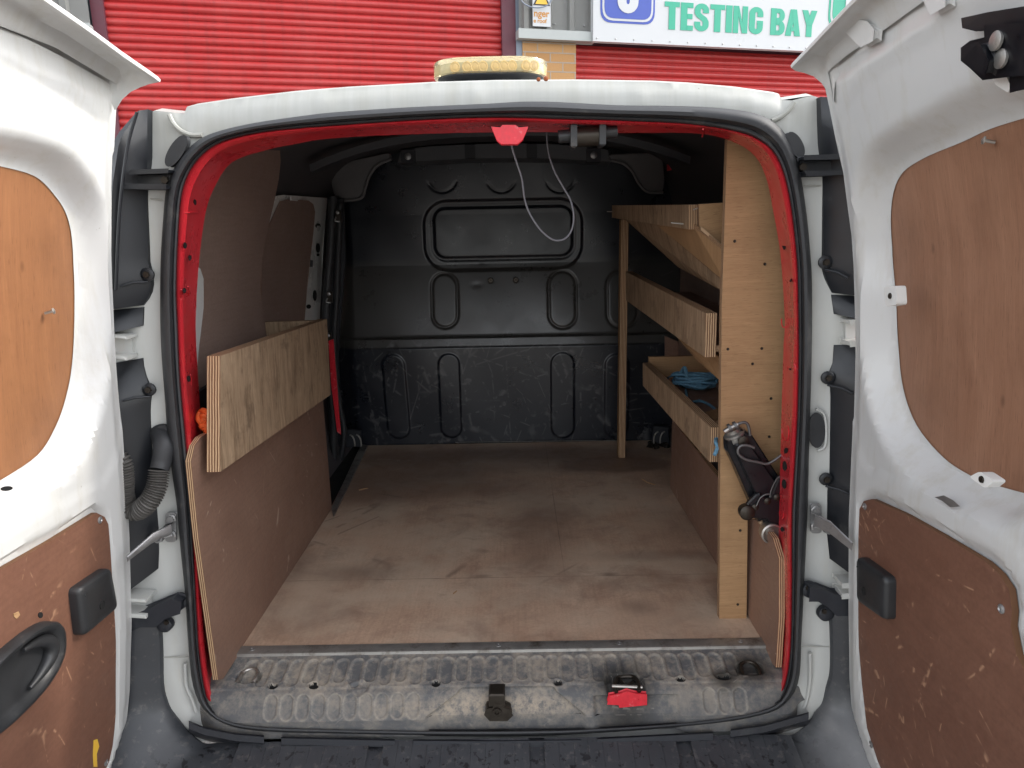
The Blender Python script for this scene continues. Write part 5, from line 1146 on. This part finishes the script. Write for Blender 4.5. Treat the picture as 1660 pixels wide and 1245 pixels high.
# ---- blue rope hank on the lower tray
zt_ = hy((1042, 625), 1.15).z
def trayz(y): f = (y-.31)/(1.15-.31); return A3_[2].z*(1-f)+A3_[3].z*f+.010+.016
def ontray(p, lift=0.):
    y = .7
    for _ in range(20): q = hz(p, trayz(y)+lift); y = .5*y+.5*min(1.2, max(.2, q.y))
    return q
mb = MB(); c = ontray((1124, 630)); random.seed(3); path = []
for k in range(13):
    a_ = .068+random.uniform(-.034, .010); b_ = .045+random.uniform(-.028, .012); ph = random.uniform(-.25, .25); cx_, cy_ = random.uniform(-.014, .014), random.uniform(-.02, .02)
    for j in range(8):
        t = 2*math.pi*j/8; x = a_*math.cos(t); y = b_*1.5*math.sin(t)
        path.append(c+Vector((x*math.cos(ph)-y*math.sin(ph)+cx_, x*math.sin(ph)+y*math.cos(ph)+cy_, .006+k*.0028+random.uniform(0, .012))))
tail = [ontray(p, .006) for p in ((1112, 632), (1114, 646), (1120, 652), (1135, 650), (1150, 656), (1160, 664), (1172, 668))]
mb.tube(path, .0036, m['rope'], 7, res=5); mb.tube(tail, .0042, m['rope'], 7); 
mb.tube([c+Vector((-.03, -.05, .02)), c+Vector((-.03, 0, .070)), c+Vector((-.035, .05, .03))], .006, m['rope'], 8)
mb.build('rope', label='loose hank of thin blue rope on the lowest plywood tray', cat='rope')
mb = MB(); mb.tube([ontray(p, l) for p, l in (((1158, 738), .004), ((1163, 725), .02), ((1160, 715), .03), ((1166, 705), .03), ((1172, 715), .02), ((1163, 732), .01))], .0045, m['rope'], 7)
mb.build('rope_end', label='short knot of blue rope poking out between the lowest tray lip and the end panel', cat='rope')
mb = MB(); mb.prism([ontray(p, .003) for p in ((1143, 676), (1168, 668), (1180, 676), (1180, 690), (1158, 690))], (0, 0, .014), m['tan'], m['pedge'], gdir=(1, 1, 0)); mb.build('wood_offcut', label='small wedge-shaped wood offcut lying in the lowest tray near the upright panel', cat='offcut')
mb = MB(); a_ = ontray((1130, 613), .01); b_ = ontray((1147, 609), .012); mb.tube([a_, b_], .004, m['steel'], 8, spline=False); mb.lathe(b_, (b_-a_), [(.009, 0), (.009, .005), (.004, .006)], m['steel'], 6); mb.build('bolt', label='steel bolt lying behind the blue rope hank in the lowest tray', cat='bolt')
# ---- trolley jack
yJ = .215
JK = empty('trolley_jack', hy((1225, 780), yJ), label='oily blue-black trolley jack strapped upright against the plywood end panel', cat='jack')
def jp(P, y, t, mat, nm, bevel=.002, rnd=0.): mb = MB().prism([hy(p, y) for p in P], (0, t, 0), m[mat], bevel=bevel, rnd=rnd); return mb.build(nm, JK)
jp([(1180, 716), (1188, 702), (1203, 696), (1220, 706), (1234, 728), (1270, 784), (1280, 796), (1276, 860), (1232, 850), (1216, 812), (1192, 757), (1181, 734)], .200, .040, 'jack', 'lift_arm', .003)
jp([(1200, 718), (1212, 712), (1222, 728), (1264, 790), (1268, 820), (1230, 812), (1200, 748), (1192, 722)], .186, .012, 'jack', 'side_plate', .003)
jp([(1226, 802), (1232, 800), (1247, 812), (1262, 775), (1272, 770), (1276, 860), (1262, 868), (1255, 862), (1243, 842), (1214, 840), (1204, 834), (1206, 826), (1214, 814)], .176, .014, 'jack', 'chassis_plate', .003)
jp([(1234, 840), (1262, 836), (1266, 882), (1258, 880), (1246, 858)], .19, .03, 'jack', 'chassis_end', .003)
mb = MB(); q = hy((1192, 706), .215); ax = (hy((1186, 690), .215)-hy((1196, 712), .215)).normalized(); mb.lathe(q-ax*.012, ax, [(.021, 0), (.021, .012), (.024, .014), (.024, .019), (.018, .022), (.018, .03)], m['alu'], 20); mb.build('saddle', JK, sharp=30)
mb = MB(); mb.tube([hy(p, .195) for p in ((1174, 700), (1184, 694), (1196, 688))], .0055, m['steel'], 10, spline=False); mb.tube([hy(p, .195) for p in ((1190, 691), (1200, 686), (1208, 685), (1213, 690), (1216, 706))], .0034, m['rod'], 10)
for p in ((1183, 694), (1192, 690)): mb.lathe(hy(p, .195), hy((1196, 688), .195)-hy((1174, 700), .195), [(.010, -.003), (.010, .003)], m['rod'], 14)
mb.build('release_rod', JK)
mb = MB(); mb.tube([hy(p, .176) for p in ((1223, 726), (1212, 722), (1201, 723), (1196, 730), (1199, 738), (1210, 745), (1228, 749), (1243, 752), (1254, 747), (1268, 737))], .0032, m['rod'], 10); mb.build('hooked_rod', JK)
mb = MB(); q = hy((1249, 863), .178); mb.lathe(q, (0, -1, 0), [(.0225, -.012), (.0235, 0), (.0235, .010), (.0200, .012), (.0185, .004), (.010, .002), (.009, .006)], m['steel'], 24); mb.build('handle_socket', JK, sharp=30)
mb = MB(); q = hy((1212, 832), .170); mb.lathe(q+Vector((0, .02, 0)), (0, -1, 0), [(.016, 0), (.017, .004), (.017, .02), (.012, .024)], m['darkmetal'], 20); mb.build('wheel', JK)
for p in ((1244, 812), (1259, 806), (1224, 822)): MB().lathe(hy(p, .176), (0, -1, 0), [(.008, 0), (.008, .003), (.004, .006)], m['darkmetal'], 12).build('bolt', JK)
mb = MB(); mb.lathe(hy((1205, 715), .188), (0, -1, 0), [(.012, 0), (.012, .004), (.006, .006)], m['darkmetal'], 14); mb.build('pivot_bolt', JK)
mb = MB(); mb.tube([hy(p, .172) for p in ((1219, 828), (1226, 820), (1232, 808), (1240, 802), (1248, 801))], .0016, m['rod'], 6); mb.build('plate_edge', JK); mb = MB(); mb.tube([hy(p, .172) for p in ((1248, 806), (1250, 795), (1258, 778), (1264, 772))], .0014, m['rod'], 6); mb.build('plate_edge', JK)
mb = MB(); mb.tube([hy(p, .20) for p in ((1232, 845), (1240, 856), (1250, 875), (1260, 905))], .005, m['tan_worn'], 8); mb.build('tie_cord', label='frayed pale cord hanging beneath the trolley jack', cat='cord')
# ---- cable loop hanging from the header
mb = MB(); P = [(828, 228), (831, 243), (838, 265), (846, 290), (850, 320), (858, 345), (874, 370), (890, 385), (903, 390), (917, 386), (927, 372), (930, 350), (925, 325), (914, 305), (902, 284), (893, 262), (888, 240), (886, 215)]
mb.tube([hy(p, .20+.006*i) for i, p in enumerate(P)], .0019, m['cable'], 8); mb.build('cable', label='thin grey cable hanging in a loop from the load bay header', cat='cable')
# ---- amber beacon bar on the roof
yL = .50; c0 = hy((795, 105), yL); LBR = empty('beacon_bar', hy((795, 128), yL), label='flat oval beacon light bar with a yellowed clear lens on the van roof', cat='beacon')
hw = (hy((887, 105), yL)-hy((703, 105), yL)).length/2
def stad(w, d, z, n=56):
    out = []; r = d
    for i in range(n):
        t = 2*math.pi*i/n; ct, st = math.cos(t), math.sin(t); e = 2/2.6
        out.append(Vector((c0.x+(w-r)*(1 if ct > 0 else -1)*min(1, abs(ct)*3)+r*ct, c0.y+d*st, z)))
    return out
zb0 = hy((795, 122), yL-.07).z; zt0 = hy((795, 91), yL-.07).z; H_ = zt0-zb0
mb = MB().loft([stad(hw*.9, .065, zb0+.004), stad(hw*.99, .078, zb0+.006), stad(hw, .080, zb0+.010), stad(hw*1.0, .080, zt0-.008), stad(hw*.985, .077, zt0-.002), stad(hw*.9, .07, zt0)], m['lens'], closed=True, cap=True); mb.build('lens', LBR, sharp=50)
mb = MB().loft([stad(hw*.80, .052, zb0-.004), stad(hw*.93, .072, zb0+.003), stad(hw*.93, .072, zb0+.009)], m['plastic'], closed=True, cap=True); BS = mb.build('base', LBR)
mb = MB().loft([stad(hw*.86, .058, zb0+.012), stad(hw*.86, .058, zt0-.010)], m['ledboard'], closed=True, cap=True)
mb.build('circuit_board', LBR)
for k, px in enumerate((738, 757, 770, 783, 803, 817, 830, 852, 866)):
    q = hy((px, 101), yL-.062); mb = MB().lathe(Vector((q.x, yL-.060, (zb0+zt0)/2)), (0, -1, 0), [(.0115, 0), (.0115, .0015), (.0095, .0022), (.007, .0012), (.004, .0022), (.002, .0022)], m['led'], 16)
    mb.build('led_module', LBR)
for px in (748, 790, 838):
    q = hy((px, 126), yL); MB().lathe(Vector((q.x, yL, zb0-.03)), (0, 0, 1), [(.020, 0), (.014, .012), (.012, .03)], m['rubber'], 14).build('mounting_foot', LBR)
# ---- litter on the floor
def bit(P, r, mat, lb, nm='splinter', cat='splinter'):
    MB().tube([hz(p, .601+r) for p in P], r, m[mat], 6).build(nm, label=lb, cat=cat, group='crumbs on the load floor' if nm == 'splinter' else None)
bit([(1041, 777), (1050, 782), (1062, 786)], .0016, 'tan', 'pale straw-like splinter near the foot of the thin shelf post')
bit([(582, 794), (596, 791)], .0016, 'tan', 'short pale splinter on the floor beside the far end of the bin')
bit([(735, 962), (740, 958)], .0016, 'tan', 'tiny pale splinter in the middle of the load floor')
mb = MB(); random.seed(5); c = hz((1062, 723), .601)
for k in range(14):
    a_ = random.uniform(0, 6.28); r = random.uniform(0, .045); q = c+Vector((r*math.cos(a_)*1.2, r*math.sin(a_), .004)); mb.lathe(q+Vector((0, 0, -.004)), (random.uniform(-.3, .3), random.uniform(-.3, .3), 1), [(random.uniform(.008, .02), 0), (.012, .008), (.003, random.uniform(.010, .022))], m['darkmetal'], 7)
mb.build('grease_clod', label='black oily clod on the floor in the far corner below the shelves', cat='dirt')
